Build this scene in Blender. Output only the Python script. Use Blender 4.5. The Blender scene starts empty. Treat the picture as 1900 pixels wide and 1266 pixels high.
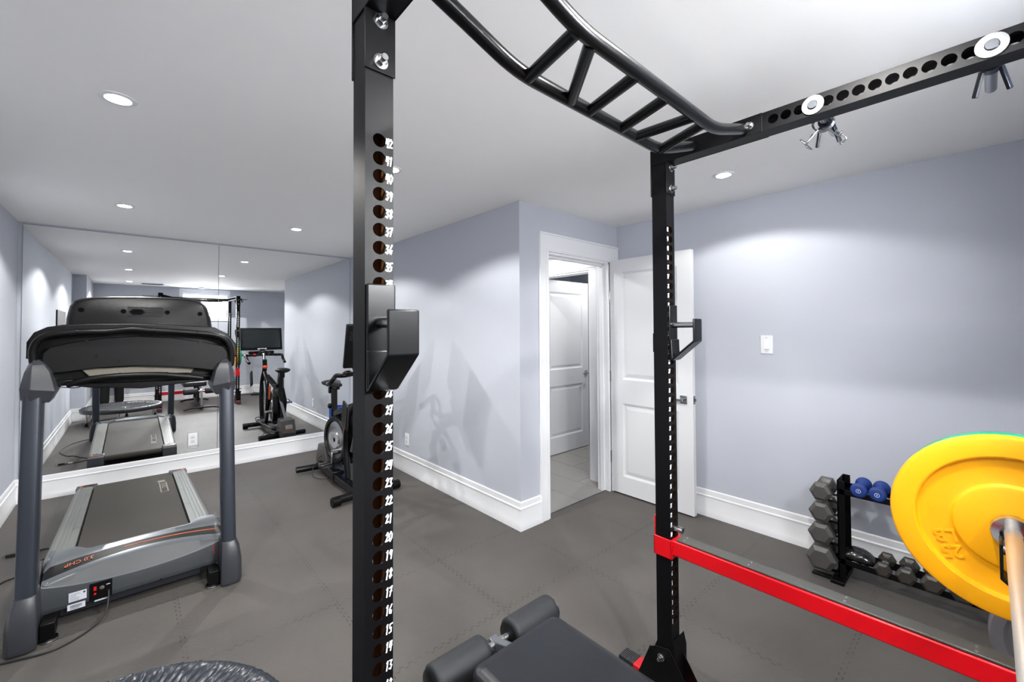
import bpy, math, random
from mathutils import Vector, Matrix
random.seed(7)
C = bpy.context.scene.collection
SC = bpy.context.scene
PI = math.pi

# ------------------------------------------------------------------ camera
cd = bpy.data.cameras.new('camera'); cam = bpy.data.objects.new('camera', cd); C.objects.link(cam)
YAW, PITCH, ROLL = math.radians(41.804), math.radians(1.151), math.radians(-0.301)
fw = Vector((math.sin(YAW)*math.cos(PITCH), math.cos(YAW)*math.cos(PITCH), math.sin(PITCH)))
rt = Vector((math.cos(YAW), -math.sin(YAW), 0)); up = rt.cross(fw)
c_, s_ = math.cos(ROLL), math.sin(ROLL)
r2 = c_*rt + s_*up; u2 = -s_*rt + c_*up
cam.matrix_world = Matrix(((r2.x, u2.x, -fw.x, 0), (r2.y, u2.y, -fw.y, 0), (r2.z, u2.z, -fw.z, 1.375), (0, 0, 0, 1)))
cd.sensor_width = 36; cd.sensor_fit = 'HORIZONTAL'
cd.lens = 787.313*36/1900; cd.shift_y = -(633-597.066)/1900; cd.clip_start = 0.01
SC.camera = cam
# ------------------------------------------------------------------ world, exposure
w = bpy.data.worlds.new('world'); SC.world = w; w.use_nodes = True
bg = w.node_tree.nodes['Background']; bg.inputs[0].default_value = (0.90, 0.95, 1.0, 1); bg.inputs[1].default_value = 3.0
SC.view_settings.view_transform = 'Standard'; SC.view_settings.look = 'None'
SC.view_settings.gamma = 1; SC.view_settings.use_curve_mapping = False
SC.view_settings.exposure = 1.50
SC.cycles.max_bounces = 12; SC.cycles.diffuse_bounces = 9; SC.cycles.glossy_bounces = 6
SC.cycles.transparent_max_bounces = 8; SC.cycles.use_denoising = True
SC.cycles.sample_clamp_indirect = 6.0; SC.cycles.blur_glossy = 0.5
H = 2.279
LAMPS = [(-.05, .30), (-.05, 2.22), (-.05, 4.08), (1.07, 4.05), (1.07, 2.20), (1.04, .20), (2.57, 1.01)]
LAMP_W = 22.5
DAY_W = 78.0
al = bpy.data.lights.new('daylight', 'AREA'); al.shape = 'RECTANGLE'; al.size = .74; al.size_y = .50; al.energy = DAY_W; al.color = (.98, .99, 1.0)
day = bpy.data.objects.new('daylight', al); C.objects.link(day); day.location = (1.135, -.68, 1.84)   # light well outside the basement window
day.rotation_euler = (math.radians(80), 0, 0)
SPOT_DEG = 143

# ------------------------------------------------------------------ materials
def lin(c):
    r = []
    for v in c[:3]:
        v = v/255
        r.append(v/12.92 if v <= .04045 else ((v+.055)/1.055)**2.4)
    return (*r, 1)
MATS = {}
def mat(name, col, rough=.5, metal=0, bump=0, bscale=200, spec=.5, emit=0, var=0, vscale=8, coat=0):
    if name in MATS: return MATS[name]
    m = bpy.data.materials.new(name); m.use_nodes = True; nt = m.node_tree; b = nt.nodes['Principled BSDF']
    L = lin(col)
    b.inputs['Base Color'].default_value = L; b.inputs['Roughness'].default_value = rough
    b.inputs['Metallic'].default_value = metal; b.inputs['Specular IOR Level'].default_value = spec
    b.inputs['Coat Weight'].default_value = coat
    tc = nt.nodes.new('ShaderNodeTexCoord')
    if var:
        n = nt.nodes.new('ShaderNodeTexNoise'); n.inputs['Scale'].default_value = vscale; n.inputs['Detail'].default_value = 4
        nt.links.new(tc.outputs['Object'], n.inputs['Vector'])
        mr = nt.nodes.new('ShaderNodeMapRange'); mr.inputs['To Min'].default_value = 1-var; mr.inputs['To Max'].default_value = 1+var
        nt.links.new(n.outputs['Fac'], mr.inputs['Value'])
        mx = nt.nodes.new('ShaderNodeVectorMath'); mx.operation = 'SCALE'; mx.inputs[0].default_value = L[:3]
        nt.links.new(mr.outputs['Result'], mx.inputs['Scale']); nt.links.new(mx.outputs[0], b.inputs['Base Color'])
    if bump:
        n = nt.nodes.new('ShaderNodeTexNoise'); n.inputs['Scale'].default_value = bscale; n.inputs['Detail'].default_value = 3
        nt.links.new(tc.outputs['Object'], n.inputs['Vector'])
        bp = nt.nodes.new('ShaderNodeBump'); bp.inputs['Strength'].default_value = bump; bp.inputs['Distance'].default_value = .0006
        nt.links.new(n.outputs['Fac'], bp.inputs['Height']); nt.links.new(bp.outputs[0], b.inputs['Normal'])
    if emit:
        b.inputs['Emission Color'].default_value = L; b.inputs['Emission Strength'].default_value = emit
    MATS[name] = m; return m
WALL = mat('wall_paint', (183, 187, 196), .7, bump=.08, bscale=350, spec=.25, var=.01)
CEIL = mat('ceiling_paint', (247, 246, 244), .8, bump=.08, bscale=300, spec=.2, var=.01)
TRIM = mat('trim_paint', (226, 227, 229), .35, spec=.4, bump=.03, bscale=60)
DOOR = mat('door_paint', (208, 209, 211), .4, spec=.4, bump=.05, bscale=90)
BLK = mat('black_powder_coat', (8, 8, 10), .46, spec=.14, bump=.08, bscale=600)
BLKG = mat('black_gloss_tube', (8, 9, 11), .26, spec=.28, bump=.03, bscale=300)
INNER = mat('brown_tube_inside', (92, 58, 24), .7, var=.2, vscale=30)
INNERB = mat('dark_tube_inside', (14, 13, 13), .8)
STEEL = mat('zinc_steel', (178, 179, 181), .25, metal=1, bump=.1, bscale=250)
CHROME = mat('chrome', (196, 198, 202), .12, metal=1)
SATIN = mat('satin_chrome', (150, 152, 156), .3, metal=1)
KNURL = mat('bar_steel', (214, 208, 198), .42, metal=1, bump=.35, bscale=900)
WHITEP = mat('white_marker', (235, 240, 246), .6)
RED = mat('red_powder_coat', (196, 6, 20), .32, spec=.5, bump=.08, bscale=400, var=.03)
PADM = mat('worn_rubber_strip', (58, 58, 54), .42, bump=.9, bscale=260, var=.35, vscale=6)
YEL = mat('yellow_rubber', (238, 166, 0), .45, spec=.45, bump=.05, bscale=300, var=.03)
GRN = mat('green_rubber', (22, 150, 110), .45, bump=.05)
GREYR = mat('grey_rubber', (98, 95, 99), .5, bump=.25, bscale=300, var=.12)
VINYL = mat('dark_vinyl', (22, 24, 29), .38, bump=.5, bscale=38, spec=.3)
VBLK = mat('black_vinyl', (12, 12, 14), .35, bump=.3, bscale=60)
FOAM = mat('black_foam', (26, 28, 32), .65, bump=.3, bscale=250)
PLAST = mat('console_grain_plastic', (20, 20, 21), .33, bump=.9, bscale=330, spec=.2)
PDARK = mat('dark_plastic', (8, 8, 9), .36, bump=.2, bscale=260, spec=.25)
PDARK2 = mat('black_plastic', (4, 4, 5), .36, spec=.22)
HOODM = mat('grey_hood_plastic', (58, 61, 64), .42, bump=.06, bscale=400)
HOODL = mat('silver_hood_plastic', (100, 104, 109), .28, metal=.4, bump=.05, bscale=400)
RAILM = mat('silver_rail_plastic', (104, 107, 103), .4, bump=.1, bscale=300)
BELT = mat('belt_rubber', (54, 50, 45), .62, spec=.3, bump=.3, bscale=500)
UPR = mat('slate_metal_paint', (43, 48, 57), .38, metal=.3, bump=.05)
CAPM = mat('slate_plastic', (48, 50, 55), .38, bump=.08, bscale=300)
NAVY = mat('navy_frame', (14, 19, 28), .5)
ORANGE = mat('orange_decal', (176, 78, 30), .4)
LABEL = mat('label_white', (205, 208, 216), .5)
INK = mat('label_ink', (60, 62, 70), .6)
BEIGE = mat('beige_tray', (150, 144, 128), .45)
REDL = mat('red_rocker', (200, 16, 20), .35)
BLUE = mat('blue_neoprene', (14, 48, 116), .55, bump=.2, bscale=400)
BLUEM = mat('blue_mat_foam', (10, 74, 180), .55, bump=.2, bscale=200)
HEX = mat('cast_iron_hex', (66, 62, 58), .42, metal=.35, bump=.6, bscale=120, var=.18, vscale=25)
HEXG = mat('hammered_iron', (92, 90, 88), .38, metal=.45, bump=.5, bscale=110, var=.15, vscale=20)
SCREEN = mat('screen_glass', (34, 38, 40), .12, spec=.6)
BAG = mat('crumpled_plastic', (20, 20, 22), .2, bump=1.0, bscale=22, spec=.8)
CORD = mat('cord_rubber', (28, 28, 30), .5)
TILEM = mat('hall_tile', (136, 134, 130), .35, bump=.05, bscale=30, var=.05, vscale=3)
GROUT = mat('tile_grout', (150, 148, 145), .8)
CLOTH = mat('black_trousers', (17, 17, 19), .85, bump=.5, bscale=40)
SHIRT = mat('dark_jacket', (30, 31, 35), .85, bump=.4, bscale=50)
SKIN = mat('skin', (205, 160, 134), .5)
HAIR = mat('dark_hair', (32, 24, 20), .6, bump=.6, bscale=120)
SHOE = mat('black_shoe', (16, 16, 18), .5)
GLOW = mat('lamp_glow', (255, 250, 242), .5, emit=26)
LATCH = mat('brushed_nickel', (150, 148, 144), .25, metal=1)
NAVYP = mat('navy_nylon', (14, 22, 38), .4)
BLIND = mat('white_blind', (236, 240, 246), .6)

# mirror
MIRM = bpy.data.materials.new('mirror_silver'); MIRM.use_nodes = True
b_ = MIRM.node_tree.nodes['Principled BSDF']; b_.inputs['Base Color'].default_value = (.90, .915, .92, 1); b_.inputs['Metallic'].default_value = 1; b_.inputs['Roughness'].default_value = 0
MATS['mirror'] = MIRM
# window glass: thin, mostly clear
GLASS = bpy.data.materials.new('window_glass'); GLASS.use_nodes = True
nt = GLASS.node_tree; nt.nodes.remove(nt.nodes['Principled BSDF']); o_ = nt.nodes['Material Output']
tr = nt.nodes.new('ShaderNodeBsdfTransparent'); gl = nt.nodes.new('ShaderNodeBsdfGlossy'); gl.inputs['Roughness'].default_value = .02
mx = nt.nodes.new('ShaderNodeMixShader'); mx.inputs[0].default_value = .06
nt.links.new(tr.outputs[0], mx.inputs[1]); nt.links.new(gl.outputs[0], mx.inputs[2]); nt.links.new(mx.outputs[0], o_.inputs[0])

def floor_mat():
    m = bpy.data.materials.new('foam_tile_floor'); m.use_nodes = True; nt = m.node_tree; b = nt.nodes['Principled BSDF']
    N = nt.nodes.new; K = nt.links.new
    geo = N('ShaderNodeNewGeometry'); sep = N('ShaderNodeSeparateXYZ'); K(geo.outputs['Position'], sep.inputs[0])
    def M(op, a, b2=None, c=None):
        n = N('ShaderNodeMath'); n.operation = op
        for i, v in enumerate((a, b2, c)):
            if v is None: continue
            if isinstance(v, (int, float)): n.inputs[i].default_value = v
            else: K(v, n.inputs[i])
        return n.outputs[0]
    T = .6
    def seam(u, v, u0):
        # jigsaw teeth: clipped sine displacement of the joint line
        s = M('SINE', M('MULTIPLY', v, 2*PI/.040))
        s = M('MULTIPLY', M('MINIMUM', M('MAXIMUM', M('MULTIPLY', s, 2.5), -1.0), 1.0), .008)
        t = M('ADD', M('SUBTRACT', u, u0), s)
        f = M('ABSOLUTE', M('SUBTRACT', M('FRACT', M('ADD', M('DIVIDE', t, T), .5)), .5))
        d = M('MULTIPLY', f, T)
        return M('LESS_THAN', d, .0015)
    sx = seam(sep.outputs[0], sep.outputs[1], .18); sy = seam(sep.outputs[1], sep.outputs[0], .41)
    ln = M('MAXIMUM', sx, sy)
    br = N('ShaderNodeTexNoise'); br.inputs['Scale'].default_value = 7; K(geo.outputs['Position'], br.inputs['Vector'])
    ln = M('MULTIPLY', ln, M('MINIMUM', M('MAXIMUM', M('MULTIPLY', M('SUBTRACT', br.outputs['Fac'], .36), 6), .35), 1))
    nz = N('ShaderNodeTexNoise'); nz.inputs['Scale'].default_value = 2.2; nz.inputs['Detail'].default_value = 5; K(geo.outputs['Position'], nz.inputs['Vector'])
    cr = N('ShaderNodeValToRGB'); cr.color_ramp.elements[0].position = .3; cr.color_ramp.elements[1].position = .75
    cr.color_ramp.elements[0].color = lin((76, 73, 70)); cr.color_ramp.elements[1].color = lin((88, 84, 80))
    K(nz.outputs['Fac'], cr.inputs[0])
    mix = N('ShaderNodeMix'); mix.data_type = 'RGBA'; K(ln, mix.inputs['Factor']); K(cr.outputs[0], mix.inputs['A']); mix.inputs['B'].default_value = lin((26, 25, 25))
    K(mix.outputs['Result'], b.inputs['Base Color'])
    # fine cross-hatched emboss
    h = M('MULTIPLY', M('SINE', M('MULTIPLY', sep.outputs[0], 2*PI/.006)), M('SINE', M('MULTIPLY', sep.outputs[1], 2*PI/.006)))
    h = M('SUBTRACT', h, M('MULTIPLY', ln, 3))
    bp = N('ShaderNodeBump'); bp.inputs['Strength'].default_value = .35; bp.inputs['Distance'].default_value = .0012; K(h, bp.inputs['Height']); K(bp.outputs[0], b.inputs['Normal'])
    b.inputs['Roughness'].default_value = .55; b.inputs['Specular IOR Level'].default_value = .35
    return m
FLOOR = floor_mat()

# ------------------------------------------------------------------ mesh builder
class MB:
    def __init__(s): s.v = []; s.f = []; s.m = []; s.mats = []
    def mi(s, m):
        if m is None: return 0
        if m not in s.mats: s.mats.append(m)
        return s.mats.index(m)
    def add(s, vs, fs, m=None):
        o = len(s.v); s.v += [tuple(v) for v in vs]; k = s.mi(m)
        for f in fs: s.f.append(tuple(i+o for i in f)); s.m.append(k)
        return s
    def box(s, x0, x1, y0, y1, z0, z1, m=None):
        vs = [(x, y, z) for x in (x0, x1) for y in (y0, y1) for z in (z0, z1)]
        return s.add(vs, [(0, 1, 3, 2), (4, 6, 7, 5), (0, 4, 5, 1), (2, 3, 7, 6), (0, 2, 6, 4), (1, 5, 7, 3)], m)
    def obox(s, c, ax, ay, az, m=None):   # centre and three half-axis vectors
        c, ax, ay, az = map(Vector, (c, ax, ay, az))
        vs = [c+i*ax+j*ay+k*az for i in (-1, 1) for j in (-1, 1) for k in (-1, 1)]
        return s.add(vs, [(0, 1, 3, 2), (4, 6, 7, 5), (0, 4, 5, 1), (2, 3, 7, 6), (0, 2, 6, 4), (1, 5, 7, 3)], m)
    def bar(s, p0, p1, w, h, m=None, upv=(0, 0, 1)):   # rectangular bar between two points
        p0, p1 = Vector(p0), Vector(p1); d = (p1-p0); a = d.normalized(); u = Vector(upv)
        side = a.cross(u)
        if side.length < 1e-4: side = a.cross(Vector((1, 0, 0)))
        side.normalize(); u = side.cross(a)
        return s.obox((p0+p1)/2, d/2, side*w/2, u*h/2, m)
    def tube(s, pts, r, n=14, m=None, caps=True, flat=1.0, upv=(0, 0, 1)):
        pts = [Vector(p) for p in pts]; R = r if isinstance(r, (list, tuple)) else [r]*len(pts)
        tang = []
        for i in range(len(pts)):
            a = pts[max(i-1, 0)]; b = pts[min(i+1, len(pts)-1)]; tang.append((b-a).normalized())
        u = Vector(upv); 
        if abs(u.dot(tang[0])) > .95: u = Vector((1, 0, 0)) if abs(tang[0].x) < .9 else Vector((0, 1, 0))
        u = (u - tang[0]*u.dot(tang[0])).normalized()
        o = []; 
        for i, p in enumerate(pts):
            u = (u - tang[i]*u.dot(tang[i]))
            u.normalize(); v = tang[i].cross(u)
            for k in range(n):
                a = 2*PI*k/n; o.append(p + R[i]*(math.cos(a)*u*flat + math.sin(a)*v))
        fs = []
        for i in range(len(pts)-1):
            for k in range(n):
                k2 = (k+1) % n; fs.append((i*n+k, i*n+k2, (i+1)*n+k2, (i+1)*n+k))
        if caps: fs.append(tuple(range(n))[::-1]); fs.append(tuple((len(pts)-1)*n+k for k in range(n)))
        return s.add(o, fs, m)
    def cyl(s, p0, p1, r, r1=None, n=24, m=None, caps=True):
        return s.tube([p0, p1], [r, r if r1 is None else r1], n, m, caps)
    def lathe(s, prof, org, axis, n=48, m=None, close=False):   # prof: (radius, along)
        org = Vector(org); a = Vector(axis).normalized()
        u = a.cross(Vector((0, 0, 1)));
        if u.length < 1e-3: u = Vector((1, 0, 0))
        u.normalize(); v = a.cross(u)
        o = []
        for r, t in prof:
            for k in range(n):
                an = 2*PI*k/n; o.append(org + a*t + r*(math.cos(an)*u + math.sin(an)*v))
        P = len(prof); fs = []
        for i in range(P-1 if not close else P):
            j = (i+1) % P
            for k in range(n):
                k2 = (k+1) % n; fs.append((i*n+k, i*n+k2, j*n+k2, j*n+k))
        if not close:
            fs.append(tuple(range(n))); fs.append(tuple((P-1)*n+k for k in range(n))[::-1])
        return s.add(o, fs, m)
    def prism(s, poly, fn, t0, t1, m=None):   # poly in 2-D, fn(a,b,t)->xyz
        n = len(poly); vs = [fn(a, b, t0) for a, b in poly] + [fn(a, b, t1) for a, b in poly]
        fs = [tuple(range(n))[::-1], tuple(range(n, 2*n))] + [(i, (i+1) % n, n+(i+1) % n, n+i) for i in range(n)]
        return s.add(vs, fs, m)
    def loft(s, rings, m=None, caps=True, close=True):
        n = len(rings[0]); o = [p for r in rings for p in r]; fs = []
        for i in range(len(rings)-1):
            for k in range(n if close else n-1):
                k2 = (k+1) % n; fs.append((i*n+k, i*n+k2, (i+1)*n+k2, (i+1)*n+k))
        if caps: fs.append(tuple(range(n))[::-1]); fs.append(tuple((len(rings)-1)*n+k for k in range(n)))
        return s.add(o, fs, m)
    def build(s, name, m=None, parent=None, bevel=0, seg=2, smooth=35, label=None):
        me = bpy.data.meshes.new(name); me.from_pydata(s.v, [], s.f); me.update()
        bm_fix(me)
        for mm in ([m] if m is not None and not s.mats else []) + s.mats: me.materials.append(mm)
        if s.mats:
            for p, k in zip(me.polygons, s.m): p.material_index = k
        if smooth:
            me.polygons.foreach_set('use_smooth', [True]*len(me.polygons)); me.set_sharp_from_angle(angle=math.radians(smooth))
        o = bpy.data.objects.new(name, me); C.objects.link(o)
        if parent: o.parent = parent; o.matrix_parent_inverse = Matrix.Translation(parent.location).inverted() if not parent.parent else Matrix.Translation(wloc(parent)).inverted()
        if bevel:
            bv = o.modifiers.new('bevel', 'BEVEL'); bv.width = bevel; bv.segments = seg; bv.limit_method = 'ANGLE'; bv.angle_limit = math.radians(40); bv.harden_normals = False
        if label: o['label'] = label
        return o
def wloc(o):
    l = Vector(o.location)
    return l
import bmesh
def bm_fix(me):
    b = bmesh.new(); b.from_mesh(me); bmesh.ops.recalc_face_normals(b, faces=b.faces); b.to_mesh(me); b.free()

def thing(name, label, cat, loc=(0, 0, 0), group=None):
    o = bpy.data.objects.new(name, None); C.objects.link(o); o.location = loc; o.empty_display_size = .05
    o['label'] = label; o['category'] = cat
    if group: o['group'] = group
    return o
def tag(o, label, cat, group=None):
    o['label'] = label; o['category'] = cat
    if group: o['group'] = group
    return o
def struct(o): o['kind'] = 'structure'; return o
def part(mb, name, m, parent, **k):
    """add a child mesh; coordinates given in world space"""
    o = mb.build(name, m, None, **k)
    # children of a top-level empty: keep world placement
    o.parent = parent
    w0 = world_of(parent)
    o.matrix_parent_inverse = w0.inverted()
    return o
def world_of(o):
    mtx = Matrix.Translation(o.location)
    if o.parent: mtx = world_of(o.parent) @ o.matrix_parent_inverse @ mtx
    return mtx
def copy_thing(t, dx, label, group=None, first_loc=None):
    r = t.copy(); C.objects.link(r); r.location = Vector(t.location)+Vector(dx); r['label'] = label
    if group: r['group'] = group
    for ch in list(t.children):
        c = ch.copy(); C.objects.link(c); c.parent = r
        for g in list(ch.children):
            d = g.copy(); C.objects.link(d); d.parent = c
    return r
def text_mb(txt, size, depth, org, xdir, ydir, m=None, mb=None, align='CENTER', bold=0):
    cu = bpy.data.curves.new('t', 'FONT'); cu.body = txt; cu.size = size; cu.extrude = depth/2; cu.align_x = align; cu.align_y = 'CENTER'; cu.resolution_u = 3; cu.offset = bold
    ob = bpy.data.objects.new('t', cu); C.objects.link(ob)
    dg = bpy.context.evaluated_depsgraph_get(); me = bpy.data.meshes.new_from_object(ob.evaluated_get(dg))
    X = Vector(xdir).normalized(); Y = Vector(ydir).normalized(); Z = X.cross(Y); O = Vector(org)
    mb = mb or MB(); mb.add([O+X*v.co.x+Y*v.co.y+Z*v.co.z for v in me.vertices], [tuple(p.vertices) for p in me.polygons], m)
    bpy.data.objects.remove(ob); bpy.data.curves.remove(cu); bpy.data.meshes.remove(me)
    return mb
def arcpts(c, r, a0, a1, n, fn):
    return [fn(c[0]+r*math.cos(a0+(a1-a0)*i/n), c[1]+r*math.sin(a0+(a1-a0)*i/n)) for i in range(n+1)]
def smooth_path(pts, k=6):
    """Catmull-Rom through the points"""
    P = [Vector(p) for p in pts]; out = []
    for i in range(len(P)-1):
        p0 = P[max(i-1, 0)]; p1 = P[i]; p2 = P[i+1]; p3 = P[min(i+2, len(P)-1)]
        for j in range(k):
            t = j/k; out.append(.5*((2*p1)+(p2-p0)*t+(2*p0-5*p1+4*p2-p3)*t*t+(-p0+3*p1-3*p2+p3)*t**3))
    out.append(P[-1]); return out
def bend_path(pts, r, k=6):
    """straight runs joined by rounded corners of about radius r"""
    P = [Vector(p) for p in pts]; out = [P[0]]
    for i in range(1, len(P)-1):
        a = (P[i-1]-P[i]); b = (P[i+1]-P[i]); d = min(r, a.length*.45, b.length*.45)
        A = P[i]+a.normalized()*d; B = P[i]+b.normalized()*d
        for j in range(k+1):
            t = j/k; out.append((1-t)**2*A+2*t*(1-t)*P[i]+t*t*B)
    out.append(P[-1]); return out

# ------------------------------------------------------------------ room shell
XL, YM, XJ, YD, XR, YB = -.699, 5.22, 2.0, 2.156, 3.174, -.50
XRET, YRET = -.545, 1.0
struct(MB().box(-.9, 2.05, -.7, 5.4, -.06, 0).box(2.05, 3.3, -.7, 2.2, -.06, 0).build('floor', FLOOR, smooth=0))
hf = MB().box(2.1, 5.0, 2.2, 4.3, -.07, -.012, GROUT)
for i in range(9):
    for j in range(4):
        x0 = 2.1+i*.31; y0 = 2.2+j*.62 - (.31 if i % 2 else 0)
        hf.box(x0+.0015, min(x0+.3085, 5.0), max(y0+.0015, 2.2), min(y0+.6185, 4.3), -.012, -.008, TILEM)
struct(hf.build('floor_hall', None, smooth=0))
struct(MB().box(-.9, 5.1, -.7, 5.4, H, H+.08).build('ceiling', CEIL, smooth=0))
struct(MB().box(XL-.1, XL, YRET, YM+.1, 0, H).build('wall_left', WALL, smooth=0))
struct(MB().box(XL-.1, XRET, YB-.1, YRET, 0, H).build('wall_return', WALL, smooth=0))
struct(MB().box(XL, XJ+.1, YM, YM+.1, 0, H).build('wall_far', WALL, smooth=0))
struct(MB().box(XJ, XJ+.1, YD, YM, 0, H).build('wall_closet', WALL, smooth=0))
DX0, DX1, DZ = 2.275, 3.05, 1.955
struct(MB().box(XJ+.1, DX0, YD, YD+.11, 0, H).box(DX0, DX1, YD, YD+.11, DZ, H).box(DX1, XR+.1, YD, YD+.11, 0, H).build('wall_door', WALL, smooth=0))
struct(MB().box(XR, XR+.1, YB-.1, YD, 0, H).build('wall_right', WALL, smooth=0))
WX0, WX1, WZ0, WZ1 = .76, 1.51, 1.66, 2.20
struct(MB().box(XRET, WX0, YB-.12, YB, 0, H).box(WX1, XR, YB-.12, YB, 0, H).box(WX0, WX1, YB-.12, YB, 0, WZ0).box(WX0, WX1, YB-.12, YB, WZ1, H).build('wall_back', WALL, smooth=0))
# hall and the room beyond
HX = 3.17
struct(MB().box(HX, HX+.1, YD+.11, 2.45, -.012, H).box(HX, HX+.1, 2.45, 3.17, 1.93, H).box(HX, HX+.1, 3.17, 4.3, -.012, H).build('wall_hall_side', WALL, smooth=0))
struct(MB().box(2.1, 5.0, 4.2, 4.3, -.012, H).build('wall_hall_end', WALL, smooth=0))
struct(MB().box(4.95, 5.05, 2.2, 4.2, -.012, H).build('wall_hall_far', WALL, smooth=0))
struct(MB().box(XR+.1, 4.95, YD+.05, YD+.11, -.012, H).build('wall_hall_near', WALL, smooth=0))

def base_profile():   # (out from wall, height)
    return [(0, 0), (.018, 0), (.018, .040), (.013, .052), (.012, .140), (.016, .144), (.016, .150), (.010, .156), (.009, .188), (.005, .194), (0, .194)]
def baseboard(name, p0, p1, nrm, e0=0, e1=0):
    """profile swept from p0 to p1; e0/e1 = +1 outside-corner mitre, -1 inside-corner mitre"""
    p0, p1, n = Vector((*p0, 0)), Vector((*p1, 0)), Vector((*nrm, 0)); d = (p1-p0).normalized()
    A = [p0+n*a+Vector((0, 0, b))-d*a*e0 for a, b in base_profile()]; B = [p1+n*a+Vector((0, 0, b))+d*a*e1 for a, b in base_profile()]
    return struct(MB().loft([A, B]).build(name, TRIM, smooth=30))
baseboard('baseboard_left', (XL, YRET), (XL, YM), (1, 0), 1, -1)
baseboard('baseboard_return', (XRET, YB), (XRET, YRET), (1, 0), -1, 1)
baseboard('baseboard_return_end', (XL, YRET), (XRET, YRET), (0, 1), -1, 1)
baseboard('baseboard_far', (XL, YM), (XJ, YM), (0, -1), -1, -1)
baseboard('baseboard_closet', (XJ, YD), (XJ, YM), (-1, 0), 1, -1)
baseboard('baseboard_door', (XJ, YD), (2.187, YD), (0, -1), 1, 0)
baseboard('baseboard_right', (XR, YB), (XR, YD-.02), (-1, 0), -1, 0)
baseboard('baseboard_back', (XRET, YB), (XR, YB), (0, 1), -1, -1)

# door casings and jambs
t = MB()
t.box(2.187, 2.272, YD-.016, YD, 0, 1.955).box(2.187, 2.199, YD-.022, YD-.016, 0, 2.09)
t.box(2.187, 3.165, YD-.016, YD, 1.955, 2.078).box(2.187, 3.165, YD-.024, YD, 2.078, 2.09).box(2.25, 2.262, YD-.019, YD-.016, 0, 1.955).box(2.25, 3.165, YD-.019, YD-.016, 1.965, 1.975)
t.box(3.06, 3.165, YD-.016, YD, 0, 1.955)
t.box(2.265, 2.285, YD-.012, YD+.125, -.01, 1.955).box(3.035, 3.058, YD-.0, YD+.125, -.01, 1.955).box(2.265, 3.058, YD, YD+.125, 1.938, 1.958)
t.box(2.285, 2.297, YD+.05, YD+.09, -.01, 1.94).box(3.022, 3.035, YD+.05, YD+.09, -.01, 1.94).box(2.285, 3.035, YD+.05, YD+.09, 1.925, 1.94)
struct(t.build('trim_1', TRIM, bevel=.002))
t = MB()
t.box(HX-.018, HX, 2.37, 2.455, -.008, 1.93).box(HX-.018, HX, 3.165, 3.25, -.008, 1.93).box(HX-.018, HX, 2.37, 3.25, 1.93, 2.06).box(HX-.026, HX, 2.36, 3.26, 2.05, 2.072)
t.box(HX-.022, HX-.018, 2.37, 3.25, 1.95, 1.962)
t.box(HX-.01, HX+.11, 2.445, 2.465, -.008, 1.93).box(HX-.01, HX+.11, 3.155, 3.172, -.008, 1.93).box(HX-.01, HX+.11, 2.45, 3.17, 1.915, 1.932)
struct(t.build('trim_2', TRIM, bevel=.002))

def panel_door(fn, width, height, th, stile, panels, m=DOOR):
    """fn(a,b,t): a along width, b height, t through thickness"""
    mb = MB()
    def bx(a0, a1, b0, b1, t0, t1):
        vs = [fn(a, b, t) for a in (a0, a1) for b in (b0, b1) for t in (t0, t1)]
        mb.add(vs, [(0, 1, 3, 2), (4, 6, 7, 5), (0, 4, 5, 1), (2, 3, 7, 6), (0, 2, 6, 4), (1, 5, 7, 3)])
    e = .009
    bx(.001, width-.001, .001, height-.001, e+.003, th-e-.003)
    bs = sorted(panels)
    for t0, t1 in ((0, e), (th-e, th)):
        bx(0, stile, 0, height, t0, t1); bx(width-stile, width, 0, height, t0, t1)
        lo = 0
        for b0, b1 in bs: bx(stile, width-stile, lo, b0, t0, t1); lo = b1
        bx(stile, width-stile, lo, height, t0, t1)
        for b0, b1 in bs:   # sloped mould and raised field
            outer = t0 if t0 == 0 else t1; inn = e if t0 == 0 else th-e; fld = .004 if t0 == 0 else th-.004
            for (ins0, ta, ins1, tb) in ((0, outer, .018, inn), (.018, inn, .024, inn), (.024, inn, .05, fld)):
                A = [(stile+ins0, b0+ins0), (width-stile-ins0, b0+ins0), (width-stile-ins0, b1-ins0), (stile+ins0, b1-ins0)]
                B = [(stile+ins1, b0+ins1), (width-stile-ins1, b0+ins1), (width-stile-ins1, b1-ins1), (stile+ins1, b1-ins1)]
                mb.add([fn(a, b, ta) for a, b in A]+[fn(a, b, tb) for a, b in B], [(i, (i+1) % 4, 4+(i+1) % 4, 4+i) for i in range(4)])
            mb.add([fn(a, b, fld) for a, b in B], [(0, 1, 2, 3)])
    return mb
def lever(mb, c, out, along, m):   # c: point on the face, out = face normal, along = lever direction
    c, o, a = Vector(c), Vector(out), Vector(along); z = Vector((0, 0, 1))
    mb.obox(c+o*.004, o*.004, a*.026, z*.030, m)
    mb.cyl(c+o*.008, c+o*.045, .008, n=14, m=m)
    mb.obox(c+o*.045+a*.045, o*.006, a*.056, z*.009, m)
d1 = struct(panel_door(lambda a, b, t: (3.054+t, 2.15-a, .012+b), .712, 1.953, .036, .112, [(.142, .748), (.945, 1.845)]).build('door_1', None, smooth=0))
d1.data.materials.append(DOOR)
k = MB(); lever(k, (3.054, 1.507, .853), (-1, 0, 0), (0, 1, 0), CHROME); lever(k, (3.090, 1.507, .853), (1, 0, 0), (0, 1, 0), CHROME)
part(k, 'door_handle', None, d1, bevel=.002, label='square chrome lever handle')
k = MB().box(3.060, 3.084, 1.4355, 1.439, .825, .885).box(3.066, 3.078, 1.424, 1.437, .845, .865); part(k, 'latch_plate', LATCH, d1)
for z in (.30, .98, 1.66):
    part(MB().cyl((3.051, 2.153, z-.045), (3.051, 2.153, z+.045), .006, n=12), 'hinge', LATCH, d1)
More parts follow.
